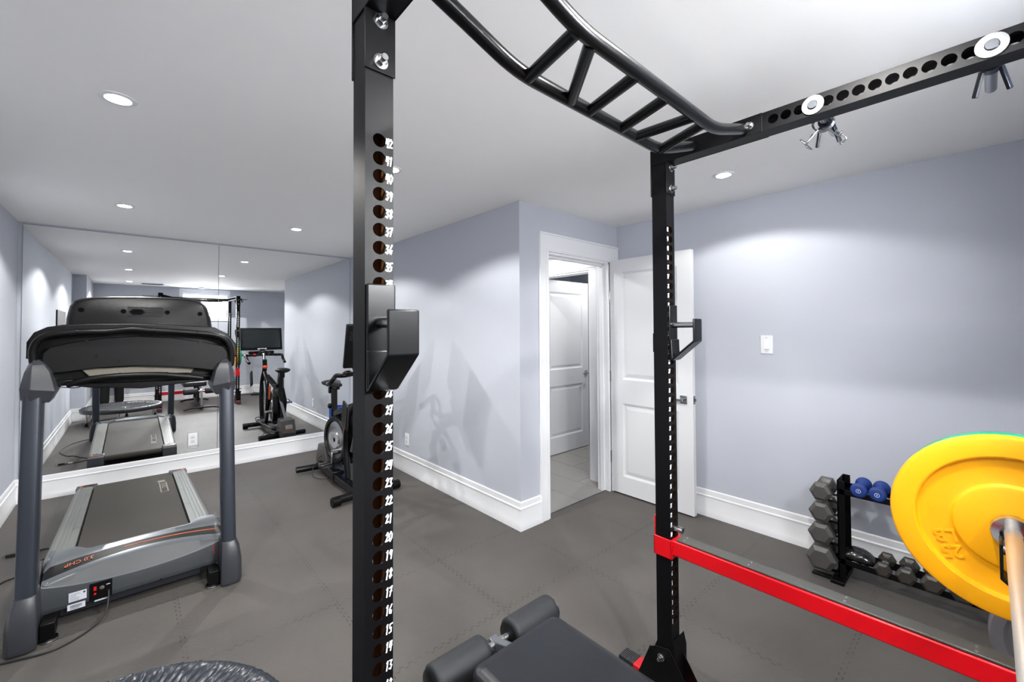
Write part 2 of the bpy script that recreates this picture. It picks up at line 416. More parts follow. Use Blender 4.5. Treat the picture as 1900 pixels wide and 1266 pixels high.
d2 = struct(panel_door(lambda a, b, t: (3.30+a, 3.235-t, .0+b), .79, 1.93, .036, .112, [(.18, .75), (.93, 1.80)]).build('door_2', None, smooth=0)); d2.data.materials.append(DOOR)
k = MB(); lever(k, (4.035, 3.199, .862), (0, -1, 0), (-1, 0, 0), CHROME); part(k, 'door_handle', None, d2, bevel=.002)
struct(MB().box(2.285, 3.035, 2.196, 2.202, -.012, .004).build('trim_3', SATIN))
# window with blind on the back wall
wf = MB()
for a in ((WX0-.06, WX0, WZ0-.06, WZ1+.06), (WX1, WX1+.06, WZ0-.06, WZ1+.06), (WX0, WX1, WZ0-.06, WZ0), (WX0, WX1, WZ1, WZ1+.06)):
    wf.box(a[0], a[1], YB, YB+.016, a[2], a[3])
wf.box(WX0, WX1, YB-.12, YB, WZ0, WZ0+.012).box(WX0, WX1, YB-.10, YB-.07, WZ0, WZ0+.05).box(WX0, WX1, YB-.10, YB-.07, WZ1-.04, WZ1).box(WX0, WX0+.04, YB-.10, YB-.07, WZ0, WZ1).box(WX1-.04, WX1, YB-.10, YB-.07, WZ0, WZ1)
w1 = struct(wf.build('window_1', TRIM, bevel=.002))
part(MB().box(WX0, WX1, YB-.088, YB-.084, WZ0, WZ1), 'window_pane', GLASS, w1, smooth=0)
bl = MB().box(WX0+.005, WX1-.005, YB-.05, YB-.01, WZ1-.055, WZ1-.002)
z = WZ1-.07
while z > WZ0+.02:
    bl.obox(((WX0+WX1)/2, YB-.03, z), ((WX1-WX0)/2-.01, 0, 0), (0, .010, -.006), (0, .0004, .0006)); z -= .026
blind = bl.build('window_blind', BLIND, smooth=0); tag(blind, 'white slatted blind hanging in the small high basement window', 'blind')

# ------------------------------------------------------------------ ceiling lights
def recessed(i, x, y, hall=False):
    nm = ['above the trampoline, by the back wall', 'over the floor before the treadmill', 'near the mirror above the treadmill belt',
          'near the mirror above the exercise bike', 'before the bike, behind the tall rack post', 'over the weight bench at the back wall',
          'by the dumbbell wall beyond the rack', 'added unseen to light the hall outside the open door', 'added unseen to light the room beyond the hall'][i]
    t = thing('recessed_light', 'round white recessed ceiling light '+nm, 'ceiling light', (x, y, H), 'recessed ceiling lights')
    part(MB().lathe([(.056, 0), (.057, -.003), (.052, -.006), (.040, -.006), (.037, -.002), (.036, 0)], (x, y, H), (0, 0, 1), 36), 'trim_ring', TRIM, t, smooth=50)
    part(MB().lathe([(.0345, 0), (.034, -.005), (.024, -.009), (.0005, -.011)], (x, y, H), (0, 0, 1), 28), 'bulb', GLOW, t, smooth=60)
    L = bpy.data.lights.new('spot', 'SPOT'); L.energy = LAMP_W*(.46 if i == 6 else 1.25 if i == 5 else 1.0 if not hall else .72); L.spot_size = math.radians(SPOT_DEG); L.spot_blend = .22
    L.shadow_soft_size = .014; L.color = (1.0, .98, .95)
    lo = bpy.data.objects.new('lamp_light', L); C.objects.link(lo); lo.parent = t; lo.location = (0, 0, -.02)
    return t
for i, (x, y) in enumerate(LAMPS): recessed(i, x, y)
recessed(7, 2.72, 2.95, True); recessed(8, 4.1, 2.75, True)  # two unseen lamps added to brighten the hall and the room beyond
sd = thing('smoke_detector', 'small round white smoke detector on the ceiling before the window', 'smoke detector', (1.04, -.2, H))
part(MB().lathe([(.055, 0), (.055, -.02), (.045, -.032), (.001, -.034)], (1.04, -.2, H), (0, 0, 1), 28), 'housing', TRIM, sd)
part(MB().lathe([(.012, -.034), (.011, -.038), (.001, -.038)], (1.04, -.2, H), (0, 0, 1), 16), 'sensor_cap', LABEL, sd)
cv = thing('ceiling_vent', 'rectangular white slotted air vent in the ceiling by the back wall', 'vent', (.27, .05, H))
v_ = MB().box(.10, .44, -.02, .12, H-.006, H); part(v_, 'vent_frame', TRIM, cv, bevel=.002)
v_ = MB()
for i in range(7): v_.obox((.27, .0+i*.016, H-.009), (.15, 0, 0), (0, .006, .003), (0, -.0005, .001))
part(v_, 'louvre', HOODM, cv)

# ------------------------------------------------------------------ power rack
PW = .058; PITCHH = .0354; HR = .0135
XA, XB = .330, 1.483            # near faces (towards -X) of the two post lines
YF, YR = .790, -.168            # -Y faces of the far and near posts
def holed_beam(length, holes, M4, r=HR, w=PW, t=.003, w2=None, inner=None, pitch=PITCHH):
    """square tube along local z; holes through the two faces normal to local y"""
    mb = MB(); hw = w/2; ht = (w2 or w)/2; INN = inner or INNER
    T = lambda x, y, z: tuple(M4 @ Vector((x, y, z)))
    rect = lambda z0, z1: (z0, z1)
    for sy in (-1, 1):
        for lay, (yy, mm) in enumerate(((sy*ht, BLK), (sy*(ht-t), INN))):
            ww = hw if lay == 0 else hw-t
            z = 0
            for h in list(holes)+[None]:
                z1 = (h-pitch/2) if h is not None else length
                if z1-z > 1e-5: mb.add([T(-ww, yy, z), T(ww, yy, z), T(ww, yy, z1), T(-ww, yy, z1)], [(0, 1, 2, 3)], mm)
                if h is None: break
                hh = pitch/2; ca = math.atan2(hh, ww)
                A = sorted([2*PI*k/20 for k in range(20)]+[ca, PI-ca, PI+ca, 2*PI-ca])
                inn = [T(r*math.cos(a), yy, h+r*math.sin(a)) for a in A]; outp = []
                for a in A:
                    c, s = math.cos(a), math.sin(a); k = min(ww/abs(c) if abs(c) > 1e-9 else 1e9, hh/abs(s) if abs(s) > 1e-9 else 1e9)
                    outp.append(T(c*k, yy, h+s*k))
                n = len(A); mb.add(inn+outp, [(i, (i+1) % n, n+(i+1) % n, n+i) for i in range(n)], mm)
                z = h+hh
        for h in holes:      # rim of each hole
            A = [2*PI*k/20 for k in range(20)]
            a0 = [T(r*math.cos(a), sy*ht, h+r*math.sin(a)) for a in A]; a1 = [T(r*math.cos(a), sy*(ht-t), h+r*math.sin(a)) for a in A]
            mb.add(a0+a1, [(i, (i+1) % 20, 20+(i+1) % 20, 20+i) for i in range(20)], BLK)
    for sx in (-1, 1):
        mb.add([T(sx*hw, -ht, 0), T(sx*hw, ht, 0), T(sx*hw, ht, length), T(sx*hw, -ht, length)], [(0, 1, 2, 3)], BLK)
        q = sx*(hw-t); mb.add([T(q, -ht+t, 0), T(q, ht-t, 0), T(q, ht-t, length), T(q, -ht+t, length)], [(0, 1, 2, 3)], INN)
    for z in (0, length): mb.add([T(-hw, -ht, z), T(hw, -ht, z), T(hw, ht, z), T(-hw, ht, z)], [(0, 1, 2, 3)], BLK)
    return mb
def build_raw(mb, name, parent, label=None):
    me = bpy.data.meshes.new(name); me.from_pydata(mb.v, [], mb.f); me.update()
    b = bmesh.new(); b.from_mesh(me); bmesh.ops.remove_doubles(b, verts=b.verts, dist=1e-5); bmesh.ops.recalc_face_normals(b, faces=b.faces); b.to_mesh(me); b.free()
    return me
def nut(mb, c, ax, m=STEEL, r=.011):   # washer, flange nut and bolt end
    c, a = Vector(c), Vector(ax).normalized()
    mb.lathe([(r*1.35, 0), (r*1.35, .0025), (r*.9, .003)], c, a, 24, m)
    mb.cyl(c+a*.003, c+a*.012, r, r*.96, n=6, m=m); mb.cyl(c+a*.012, c+a*.022, r*.62, r*.58, n=16, m=m)
DIG = {'0': [[(.5, 1), (.1, .7), (.1, .25), (.5, 0), (.9, .3), (.9, .75), (.5, 1)]], '1': [[(.3, .85), (.55, 1), (.45, 0)]],
 '2': [[(.1, .8), (.5, 1), (.85, .75), (.15, .08), (.95, .12)]], '3': [[(.1, .95), (.8, .9), (.4, .55), (.85, .35), (.55, .02), (.08, .1)]],
 '4': [[(.2, 1), (.1, .45), (.85, .55)], [(.8, 1), (.65, 0)]], '5': [[(.9, 1), (.25, .95), (.2, .55), (.75, .5), (.7, .1), (.1, .03)]],
 '6': [[(.75, 1), (.2, .5), (.2, .1), (.7, .02), (.8, .35), (.25, .42)]], '7': [[(.1, .95), (.9, 1), (.4, 0)], [(.3, .5), (.8, .55)]],
 '8': [[(.5, .52), (.15, .8), (.55, 1), (.85, .78), (.2, .25), (.45, 0), (.85, .22), (.5, .52)]], '9': [[(.85, .9), (.4, 1), (.15, .7), (.5, .5), (.85, .85), (.7, 0)]]}
def handwritten(mb, txt, org, cw, ch, lw, rng):
    """strokes of marker paint on a face normal to -Y; org = (x, y, z) bottom start"""
    x0, y0, z0 = org
    for i, chh in enumerate(txt):
        for st in DIG[chh]:
            P = [(x0+(i*1.15+a)*cw+(b-.5)*cw*.25+rng.uniform(-1, 1)*.0004, z0+b*ch+rng.uniform(-1, 1)*.0005) for a, b in st]
            for j in range(len(P)-1):
                (ax, az), (bx_, bz) = P[j], P[j+1]; dx, dz = bx_-ax, bz-az; L = math.hypot(dx, dz) or 1
                nx, nz = -dz/L*lw/2, dx/L*lw/2; ex, ez = dx/L*lw*.45, dz/L*lw*.45
                yy = y0-.0003-.00001*j
                mb.add([(ax+nx-ex, yy, az+nz-ez), (bx_+nx+ex, yy, bz+nz+ez), (bx_-nx+ex, yy, bz-nz+ez), (ax-nx-ex, yy, az-nz-ez)], [(0, 1, 2, 3)])
rack = thing('power_rack', 'black steel power rack with numbered holes and multi-grip chin bar', 'power rack', (.93, .34, 0))
ZT = 2.06
HZ = [.299+PITCHH*k for k in range(42)]
def holed_part(name, length, holes, M4, parent, **k):
    mb = holed_beam(length, holes, M4, **k)
    me = build_raw(mb, name, parent)
    for m in mb.mats: me.materials.append(m)
    for p, kk in zip(me.polygons, mb.m): p.material_index = kk
    o = bpy.data.objects.new(name, me); C.objects.link(o); o.parent = parent; o.matrix_parent_inverse = world_of(parent).inverted()
    return o
for (x, y) in ((XA, YF), (XB, YF), (XA, YR), (XB, YR)):
    po = holed_part('upright', ZT-.06, [z-.06 for z in HZ], Matrix.Translation((x+PW/2, y+PW/2, .06)), rack)
    # white hand-painted hole numbers on the face towards -Y
    if y == YF:
        nb = MB(); rng = random.Random(11 if x == XA else 23)
        for k_, z in enumerate(HZ):
            s = str(k_+1)
            if x == XA: handwritten(nb, s, (XA+.0425+(0 if len(s) > 1 else .004), YF, z-.010+rng.uniform(-.001, .001)), .0062, .017, .0028, rng)
            else: handwritten(nb, s, (XB+.0025+(0 if len(s) > 1 else .004), YF, z-.008+rng.uniform(-.001, .001)), .0048, .015, .0022, rng)
        part(nb, 'painted_numbers', WHITEP, po, smooth=0, label='white hand-painted hole numbers')
for x in (XA, XB):   # side beams with holes through +-X
    L = (YF+PW)-YR
    M4 = Matrix.Translation((x+PW/2, YF, ZT-PW/2)) @ Matrix(((0, 1, 0, 0), (0, 0, -1, 0), (1, 0, 0, 0), (0, 0, 0, 1)))
    holes = [YF-(.432-.0348*k_) for k_ in range(15)]
    holed_part('side_beam', YF-YR-PW-.0, [h for h in holes if h < YF-YR-PW-.02], M4, rack, r=.0145, inner=INNERB, pitch=.0348)
    sgn = -1 if x == XB else 1
    inx = x if x == XB else x+PW
    g = MB()   # bracket sleeves
    for xx in (x-.003, x+PW): g.box(xx, xx+.003, .462, YF+PW, ZT-PW-.001, ZT+.001)
    g.box(x-.003, x+PW+.003, YF-.004, YF, 1.884, ZT-PW).box(x-.003, x+PW+.003, YF+PW, YF+PW+.004, 1.884, ZT+.001)
    part(g, 'corner_bracket', BLK, rack, bevel=.0012)
    for z in (1.985, 1.905):
        g = MB(); nut(g, (x+PW/2, YF-.004, z), (0, -1, 0)); part(g, 'bolt', None, rack, smooth=30)
        part(MB().lathe([(.011, 0), (.009, .007), (.001, .008)], (x+PW/2, YF+PW+.004, z), (0, 1, 0), 12), 'bolt_head', STEEL, rack)
    g = MB(); nut(g, (inx + (-.003 if x == XB else .003), .498, 2.030), (sgn, 0, 0), r=.009); part(g, 'bolt', None, rack, smooth=30)
    # base: red tube under the posts, ribbed end plugs, black gussets
    part(MB().box(x, x+PW, -.28, .955, 0, .058), 'base_tube', RED, rack, bevel=.003, label='red square base tube')
    g = MB().box(x+.002, x+PW-.002, .955, 1.02, .0, .056)
    for i in range(9): g.box(x-.0005, x+PW+.0005, .958+i*.007, .9615+i*.007, .0, .0585)
    part(g, 'end_plug', mat('plug_plastic', (46, 46, 48), .5), rack, label='ribbed black end plug')
    for yy in (YF, YR):
        for xx in (x-.0045, x+PW+.0005):
            g = MB(); fn = lambda a, b, t_: (t_, a, b)
            g.prism([(yy-.125, .004), (yy+.155, .004), (yy+.088, .170), (yy+.062, .185), (yy+.012, .198), (yy-.002, .186)], fn, xx, xx+.004)
            part(g, 'gusset_plate', BLK, rack, bevel=.001)
        
        for zq in (.155, .028): g = MB(); nut(g, (x-.0045, yy+.040, zq), (-1, 0, 0), r=.010); part(g, 'bolt', None, rack)
    if x == XB:
        g = MB(); g.prism([(YF-.012, .0), (YF-.002, .0), (YF-.002, .23), (YF-.012, .19)], lambda a, b, t_: (t_, a, b), x+.0, x+PW+.03)
        part(g, 'foot_plate', BLK, rack)
        for z in (.10, .17): part(MB().cyl((x+PW, YR+.03, z), (x+PW+.19, YR+.03, z), .012, n=18), 'storage_peg', STEEL, rack)
for z, m_ in ((ZT-PW, BLK), (.16, RED)): part(MB().box(XA+PW, XB, YR, YR+PW, z, z+PW), 'cross_member', m_, rack, bevel=.002)
# multi-grip chin-up bar
CA = bend_path([(XA+PW+.003, .685, 2.028), (.64, .695, 1.960), (1.262, .695, 1.957), (XB-.003, .680, 2.026)], .06)
CB = bend_path([(XA+PW+.003, .516, 2.028), (.64, .52, 1.962), (1.262, .52, 1.960), (XB-.003, .515, 2.026)], .06)
pb = MB().tube(CA, .0165, 20).tube(CB, .0165, 20)
bar_ = part(pb, 'chin_up_bar', BLKG, rack, smooth=60)
for xa, xb in ((.672, .640), (.822, .688), (.898, .855), (1.045, .995), (1.122, 1.140), (1.262, 1.202)):
    part(MB().tube([(xa, .690, 1.955), (xb, .525, 1.957)], .0145, 18), 'grip_rung', BLKG, bar_, smooth=60)

# removable J hooks on the four posts
def j_hook(x, yf, label, zpin=1.388, sgn=-1):
    """hangs on the face y=yf, opening towards sgn*Y"""
    t = thing('barbell_hook', label, 'barbell hook', (x+PW/2, yf, zpin-.13), 'barbell hooks on the rack posts')
    fn = lambda a, b, t_: (t_, yf+sgn*a, b)
    z = zpin-1.388
    g = MB()
    back = [(.0015, 1.262), (.0075, 1.262), (.0075, 1.466), (.0015, 1.466)]
    g.prism([(a, b+z) for a, b in back], fn, x+.001, x+PW+.002)
    cup = [(.0085, 1.258), (.019, 1.262), (.100, 1.331), (.100, 1.413), (.094, 1.413), (.094, 1.335), (.016, 1.270), (.0135, 1.338), (.0075, 1.338)]
    g.prism([(a, b+z) for a, b in cup], fn, x-.001, x+PW+.003)
    part(g, 'hook_plate', BLKG, t, bevel=.003, seg=3)
    part(MB().cyl((x+.028, yf-sgn*.062, zpin+.003), (x+.028, yf+sgn*.094, zpin+.003), .0105, n=20), 'steel_pin', STEEL, t)
    g = MB().box(x+.008, x+PW-.008, min(yf-sgn*.0595, yf-sgn*.0665), max(yf-sgn*.0595, yf-sgn*.0665), 1.288+z, 1.360+z)
    part(g, 'keeper_tab', PDARK2, t, bevel=.002)
    return t
j_hook(XA, YF, 'black steel barbell hook on the tall post nearest the camera')
j_hook(XB, YF, 'black steel barbell hook on the rack post before the open door')
j_hook(XB, YR+PW, 'black steel barbell hook cradling the bar beside the yellow plate', .856, 1)
j_hook(XA, YR+PW, 'black steel barbell hook at the plain end of the loaded bar', .856, 1)

# red safety spotter bars
def safety(x, label):
    t = thing('safety_bar', label, 'safety bar', (x+PW/2, .34, .55), 'red safety bars of the rack')
    g = MB().box(x, x+PW, YR+PW+.006, YF-.006, .546, .600)
    part(g, 'beam', RED, t, bevel=.004)
    for y0, s in ((YF, 1), (YR, -1)):
        g = MB(); ya, yb = y0-.007, y0+PW+.007
        g.box(x-.006, x-.0008, ya, yb, .530, .600).box(x+PW+.0008, x+PW+.006, ya, yb, .530, .600)
        g.box(x-.006, x+PW+.006, ya, y0-.0008, .530, .600).box(x-.006, x+PW+.006, y0+PW+.0008, yb, .530, .600)
        yo = (y0+PW+.0008, yb) if s > 0 else (ya, y0-.0008)
        g.box(x+.000, x+PW-.0, yo[0], yo[1], .600, .672)
        part(g, 'post_collar', RED, t, bevel=.0025)
    g = MB().box(x+.004, x+PW-.004, YR+PW+.03, YF-.02, .600, .608)
    p_ = part(g, 'rubber_strip', PADM, t, bevel=.003, label='worn dark rubber strip')
    for yy in (.745, .53, .28, .03, -.08):
        for dx in (.017, .041): part(MB().lathe([(.004, 0), (.0035, .0012), (.001, .0015)], (x+dx, yy, .608), (0, 0, 1), 10), 'screw_head', STEEL, p_)
    for y0 in (YF, YR): part(MB().cyl((x+.029, y0-.034, .635), (x+.029, y0+.064, .635), .0105, n=18), 'locking_pin', STEEL, t)
safety(XB, 'red safety bar with worn rubber top spanning before the dumbbell wall')
safety(XA, 'red safety bar low beside the trampoline, seen in the mirror')

# steel storage pins through the side beams, with collars hanging on them
def storage_pin(x, y, s, label):
    zc = ZT-PW/2
    t = thing('storage_pin', label, 'storage pin', (x, y, zc), 'steel storage pins in the top beams')
    part(MB().lathe([(.0275, 0), (.0275, .0035), (.013, .0040)], (x, y, zc), (s, 0, 0), 36), 'washer', mat('brushed_washer', (128, 130, 132), .45, metal=1, bump=.1), t)
    part(MB().lathe([(.0125, 0), (.0125, .003), (.011, .005), (.001, .005)], (x+s*.0035, y, zc), (s, 0, 0), 24), 'pin_head', mat('pin_end', (72, 74, 78), .5, metal=1), t)
    part(MB().cyl((x, y, zc), (x-s*.268, y, zc), .0118, n=24), 'rod', SATIN, t)
    return t
storage_pin(XB-.0005, .328, -1, 'bright steel pin through the top beam with wire collar hung on it')
storage_pin(XB-.0005, -.020, -1, 'bright steel pin with large washer at the outer end of the top beam')
storage_pin(XA+PW+.0005, .328, 1, 'steel pin through the side beam above the tall near post, mid beam')
storage_pin(XA+PW+.0005, -.020, 1, 'steel pin through the side beam above the tall near post, rear end')
def wire_collar(x, y, zc, label):
    t = thing('spring_collar', label, 'collar clip', (x, y, zc-.012), 'wire spring collars on the storage pins')
    cz = zc-.013
    P = []
    for i in range(64):
        a = -PI*.5+2*PI*3.25*i/63; P.append((x-.010+.020*i/63, y+.0270*math.cos(a), cz+.0270*math.sin(a)))
    part(MB().tube(P, .0022, 8), 'coil', STEEL, t, smooth=60)
    for sy, xo in ((1, -.012), (-1, .012)):
        X0 = x+xo
        W = bend_path([(X0, y+sy*.012, cz-.024), (X0-.010, y+sy*.040, cz-.058), (X0-.036, y+sy*.052, cz-.050), (X0-.034, y+sy*.040, cz-.066), (X0+.030, y+sy*.034, cz-.070), (X0+.026, y+sy*.052, cz-.056), (X0+.012, y+sy*.028, cz-.026)], .008, 3)
        part(MB().tube(W, .0022, 8), 'wire_handle', STEEL, t, smooth=60)
    return t
wire_collar(1.600, .328, ZT-PW/2, 'chrome wire spring collar hanging below the top beam')
def clamp_collar(x, y, zc, label, m=NAVYP):
    t = thing('clamp_collar', label, 'collar clip', (x, y, zc), 'dark squeeze collars')
    part(MB().lathe([(.0128, -.014), (.020, -.014), (.020, .014), (.0128, .014)], (x, y, zc), (1, 0, 0), 28, close=True), 'ring', m, t, bevel=.001)
    for sy in (-1, 1):
        part(MB().bar((x+.0, y+sy*.016, zc-.010), (x+.02, y+sy*.030, zc-.066), .008, .012), 'lever_arm', m, t, bevel=.002)
    return t
clamp_collar(1.590, -.020, ZT-PW/2, 'navy squeeze collar with two prongs at the outer end of the top beam')
clamp_collar(1.640, .328, ZT-PW/2, 'black squeeze collar behind the chrome wire collar')

# barbell and bumper plates
BY, BZ = -.033, .884
bb = thing('barbell', 'steel olympic barbell resting on the rack hooks, loaded with yellow plates', 'barbell', (.93, BY, BZ))
part(MB().cyl((.30, BY, BZ), (1.57, BY, BZ), .0145, n=32), 'shaft', KNURL, bb, smooth=60)
for s, x0 in ((1, 1.560), (-1, .310)):
    part(MB().lathe([(.0146, 0), (.036, .001), (.038, .004), (.038, .024), (.034, .028), (.0252, .029), (.0252, .43), (.023, .435), (.001, .435)], (x0, BY, BZ), (s, 0, 0), 48), 'sleeve', CHROME, bb, smooth=40)
def bumper(x, y, z, s, m, r, th, label, txt=None, ang=0, cat_group='bumper plates on the loaded bar', hole=.0256):
    """disc whose marked face looks towards -s*X ; x = that face"""
    t = thing('bumper_plate', label, 'weight plate', (x, y, z), cat_group)
    def face(o):  # profile from hub outwards at depth
        return [(hole, o+.004), (.118, o+.004), (.124, o+.0005) , (.124, o+.0005)]
    prof = [(hole, .004), (.094, .004), (.100, .006), (.106, .0135), (.109, .0145), (.164, .0145), (.167, .0135), (.172, .0025), (.175, .001), (r-.012, 0), (r-.004, .0025), (r, .009),
            (r, th-.009), (r-.003, th-.0025), (r-.010, th), (.172, th-.001), (.166, th-.010), (.104, th-.012), (.095, th-.006), (hole, th-.006)]
    part(MB().lathe(prof, (x, y, z), (s, 0, 0), 96, close=True), 'disc', m, t, smooth=24)
    part(MB().lathe([(hole-.0002, .004), (hole+.010, .004), (hole+.010, .0062), (hole-.0002, .0062)], (x, y, z), (s, 0, 0), 40, close=True), 'hub_ring', CHROME, t)
    if txt:
        ca, sa = math.cos(ang), math.sin(ang); mb = MB()
        # text plane: world Y/Z as seen from -X (right = -Y)
        for (line, off) in txt:
            rd = Vector((0, -ca, sa)); ud = Vector((0, sa, ca))
            c = Vector((x+s*.0140, y, z)) + Vector((0, txt_c[0], txt_c[1])) + ud*off
            text_mb(line, .043, .0045, c, rd, ud, mb=mb, bold=.0008)
        part(mb, 'raised_lettering', m, t, bevel=.0006, smooth=0)
    return t
txt_c = (.110, -.074)
bumper(1.590, BY, BZ, 1, YEL, .2235, .040, 'large yellow bumper plate marked 25 LB facing the camera', [('25', .019), ('LB', -.021)], math.radians(196))
bumper(1.632, BY, BZ, 1, GRN, .2215, .050, 'green bumper plate tucked behind the yellow one by the dumbbell wall', cat_group='bumper plates on the loaded bar')
bumper(.280, BY, BZ, -1, YEL, .2235, .040, 'yellow bumper plate at the far bar end, beside the tall near post', [('25', .019), ('LB', -.021)], math.radians(200))
bumper(.238, BY, BZ, -1, GRN, .2215, .050, 'green bumper plate on the outer side of the near-post yellow plate')
def end_clamp(x, label):
    t = thing('bar_clamp', label, 'collar clip', (x, BY, BZ), 'black bar clamps')
    part(MB().lathe([(.0254, -.015), (.040, -.015), (.040, .015), (.0254, .015)], (x, BY, BZ), (1, 0, 0), 32, close=True), 'ring', PDARK2, t, bevel=.001)
    part(MB().bar((x, BY, BZ-.03), (x, BY+.03, BZ-.075), .022, .014), 'latch', PDARK2, t, bevel=.002)
end_clamp(1.702, 'black bar clamp outside the green plate near the dumbbells'); end_clamp(.168, 'black bar clamp outside the green plate beside the tall near post')

# grey round plate standing on the floor by the dumbbell rack
gp = thing('grip_plate', 'grey rubber grip plate standing on the mat below the yellow plate', 'weight plate', (2.50, -.19, 0))
gx, gy, gz, gr = 2.47, -.19, .208, .208
part(MB().lathe([(.026, .012), (.05, .010), (.075, .002), (.128, .002), (.140, .012), (.158, .012), (.170, 0), (gr-.006, 0), (gr, .007), (gr, .048), (gr-.006, .055), (.026, .055)], (gx, gy, gz), (1, 0, 0), 72, close=True), 'disc', GREYR, gp, smooth=35)
for a in (PI*.5, PI*1.17, PI*1.83):
    part(MB().bar((gx+.004, gy+.055*math.cos(a), gz+.055*math.sin(a)), (gx+.004, gy+.150*math.cos(a), gz+.150*math.sin(a)), .03, .010, upv=(1, 0, 0)), 'spoke', GREYR, gp, bevel=.002)

# ------------------------------------------------------------------ dumbbell rack
DX0r, DX1r = 2.86, 3.06
dr = thing('dumbbell_rack', 'black two-tier dumbbell rack standing against the blue wall', 'dumbbell rack', (2.96, .1, 0))
YE, YE2 = .560, -.62
YE2 = -.44
for yy in (YE, YE2):
    g = MB()
    g.box(2.885, 2.945, yy-.004, yy+.004, .0, .545).box(2.975, 3.035, yy-.004, yy+.004, 0, .545)
    g.box(2.885, 2.889, yy-.03, yy+.004, 0, .545).box(3.031, 3.035, yy-.03, yy+.004, 0, .545).box(2.885, 3.035, yy-.004, yy+.004, .47, .545).box(2.885, 3.035, yy-.004, yy+.004, .05, .12)
    part(g, 'end_frame', BLK, dr, bevel=.002)
    g = MB().box(2.83, 3.09, yy-.03, yy+.03, 0, .018); g.box(2.86, 2.90, yy+.0, yy+.12, 0, .012)
    part(g, 'foot_plate', BLK, dr, bevel=.003)
for z, nm in ((.470, 'top'), (.095, 'low')):
    for x in (2.885, 3.005):
        g = MB().box(x, x+.030, YE2+.004, YE-.004, z, z+.004).box(x if x < 2.95 else x+.026, (x if x < 2.95 else x+.026)+.004, YE2+.004, YE-.004, z, z+.030)
        part(g, 'shelf_rail', BLK, dr, bevel=.001)
for z in (.048, .194, .314, .428):   # end cradles for the column of dumbbells
    part(MB().box(2.885, 2.915, YE+.004, YE+.05, z-.012, z-.008).box(3.005, 3.035, YE+.004, YE+.05, z-.012, z-.008), 'end_cradle', BLK, dr)

def hex_dumbbell(x, y, z, r, gap, label, group, m=HEX, L=None, rot=0):
    """axis along X, heads resting flat side down; z = axis height"""
    t = thing('hex_dumbbell', label, 'dumbbell', (x, y, z), group)
    L = L or r*1.05
    for s in (-1, 1):
        rings = []
        for a, k_ in ((0, .55), (.004, .62), (L*.30, 1), (L*.78, 1), (L, .66)):
            rings.append([(x+s*(gap/2+a), y+r*k_*math.cos(PI/3*i+rot), z+r*k_*math.sin(PI/3*i+rot)) for i in range(6)])
        part(MB().loft(rings), 'head', m, t, bevel=r*.05, smooth=20)
    part(MB().tube([(x-gap/2, y, z), (x-gap*.25, y, z), (x, y, z), (x+gap*.25, y, z), (x+gap/2, y, z)], [.011, .014, .0165, .014, .011], 16), 'handle', STEEL, t, smooth=60)
    return t
col = [(.464, .0545, 'topmost'), (.354, .0590, 'second from the top'), (.237, .0635, 'third from the top'), (.104, .0745, 'lowest and largest')]
for z, r, w_ in col:
    hex_dumbbell(2.945, .634, z, r, .07, 'hammered grey hex dumbbell, %s in the column at the rack end' % w_, 'hex dumbbells in the end column', HEXG)
N_ = ['first in the lower row, beside the black bundle', 'second in the lower row from the black bundle', 'third in the lower row from the black bundle', 'fourth in the lower row, partly behind the yellow plate',
      'fifth in the lower row, behind the yellow plate', 'sixth in the lower row, above the grey plate', 'seventh in the lower row, behind the grey plate', 'last in the lower row at the far rack end']
yy = .378
for i in range(8):
    r = .038+.0035*i
    hex_dumbbell(2.960, yy, .099+r*.866+.002, r, .10, 'dark iron hex dumbbell, %s' % N_[i], 'hex dumbbells on the lower shelf')
    yy -= r*2.0+.008+.0035
def blue_db(y, label):
    z = .474+.036; x = 2.962
    t = thing('neoprene_dumbbell', label, 'dumbbell', (x, y, z), 'blue dumbbells on the top shelf')
    P = [(.001, -.0825), (.024, -.0825), (.033, -.080), (.0370, -.073), (.0372, -.062), (.0345, -.054), (.026, -.046), (.0195, -.034), (.0165, -.015), (.0165, .015), (.0195, .034), (.026, .046), (.0345, .054), (.0372, .062), (.0370, .073), (.033, .080), (.024, .0825), (.001, .0825)]
    part(MB().lathe(P, (x, y, z), (1, 0, 0), 40), 'body', BLUE, t, smooth=60)
    g = MB().lathe([(.0090, 0), (.0105, 0), (.0105, .0006), (.0090, .0006)], (x-.0827, y, z), (-1, 0, 0), 28, WHITEP, close=True)
    text_mb('5', .013, .0006, (x-.0831, y, z), (0, -1, 0), (0, 0, 1), WHITEP, g); part(g, 'weight_mark', None, t, smooth=0, label='white circled weight mark')
blue_db(.470, 'blue neoprene dumbbell at the open end of the top shelf'); blue_db(.394, 'blue neoprene dumbbell nearer the yellow plate on the top shelf')
g = MB(); P = [(2.955, .535, .142), (2.958, .50, .146), (2.955, .46, .144), (2.95, .425, .138)]
rings = []; rng = random.Random(3)
path = smooth_path([(2.93, .548, .150), (2.935, .52, .150), (2.94, .48, .148), (2.94, .445, .143), (2.935, .412, .134)], 8)
for i, p in enumerate(path):
    t_ = i/(len(path)-1); R_ = .036*(math.sin(PI*min(max(t_, .02), .98))**.30)
    rings.append([(p.x+1.6*R_*math.cos(a)*(1+.03*math.sin(5*a+i*.7)), p.y, p.z+R_*math.sin(a)*(1+.06*math.sin(9*a+i*.9))) for a in [2*PI*k/28 for k in range(28)]])
tag(MB().loft(rings).build('ankle_weight_bundle', BAG, smooth=60), 'crumpled glossy black bundle lying on the lower dumbbell shelf', 'bag')

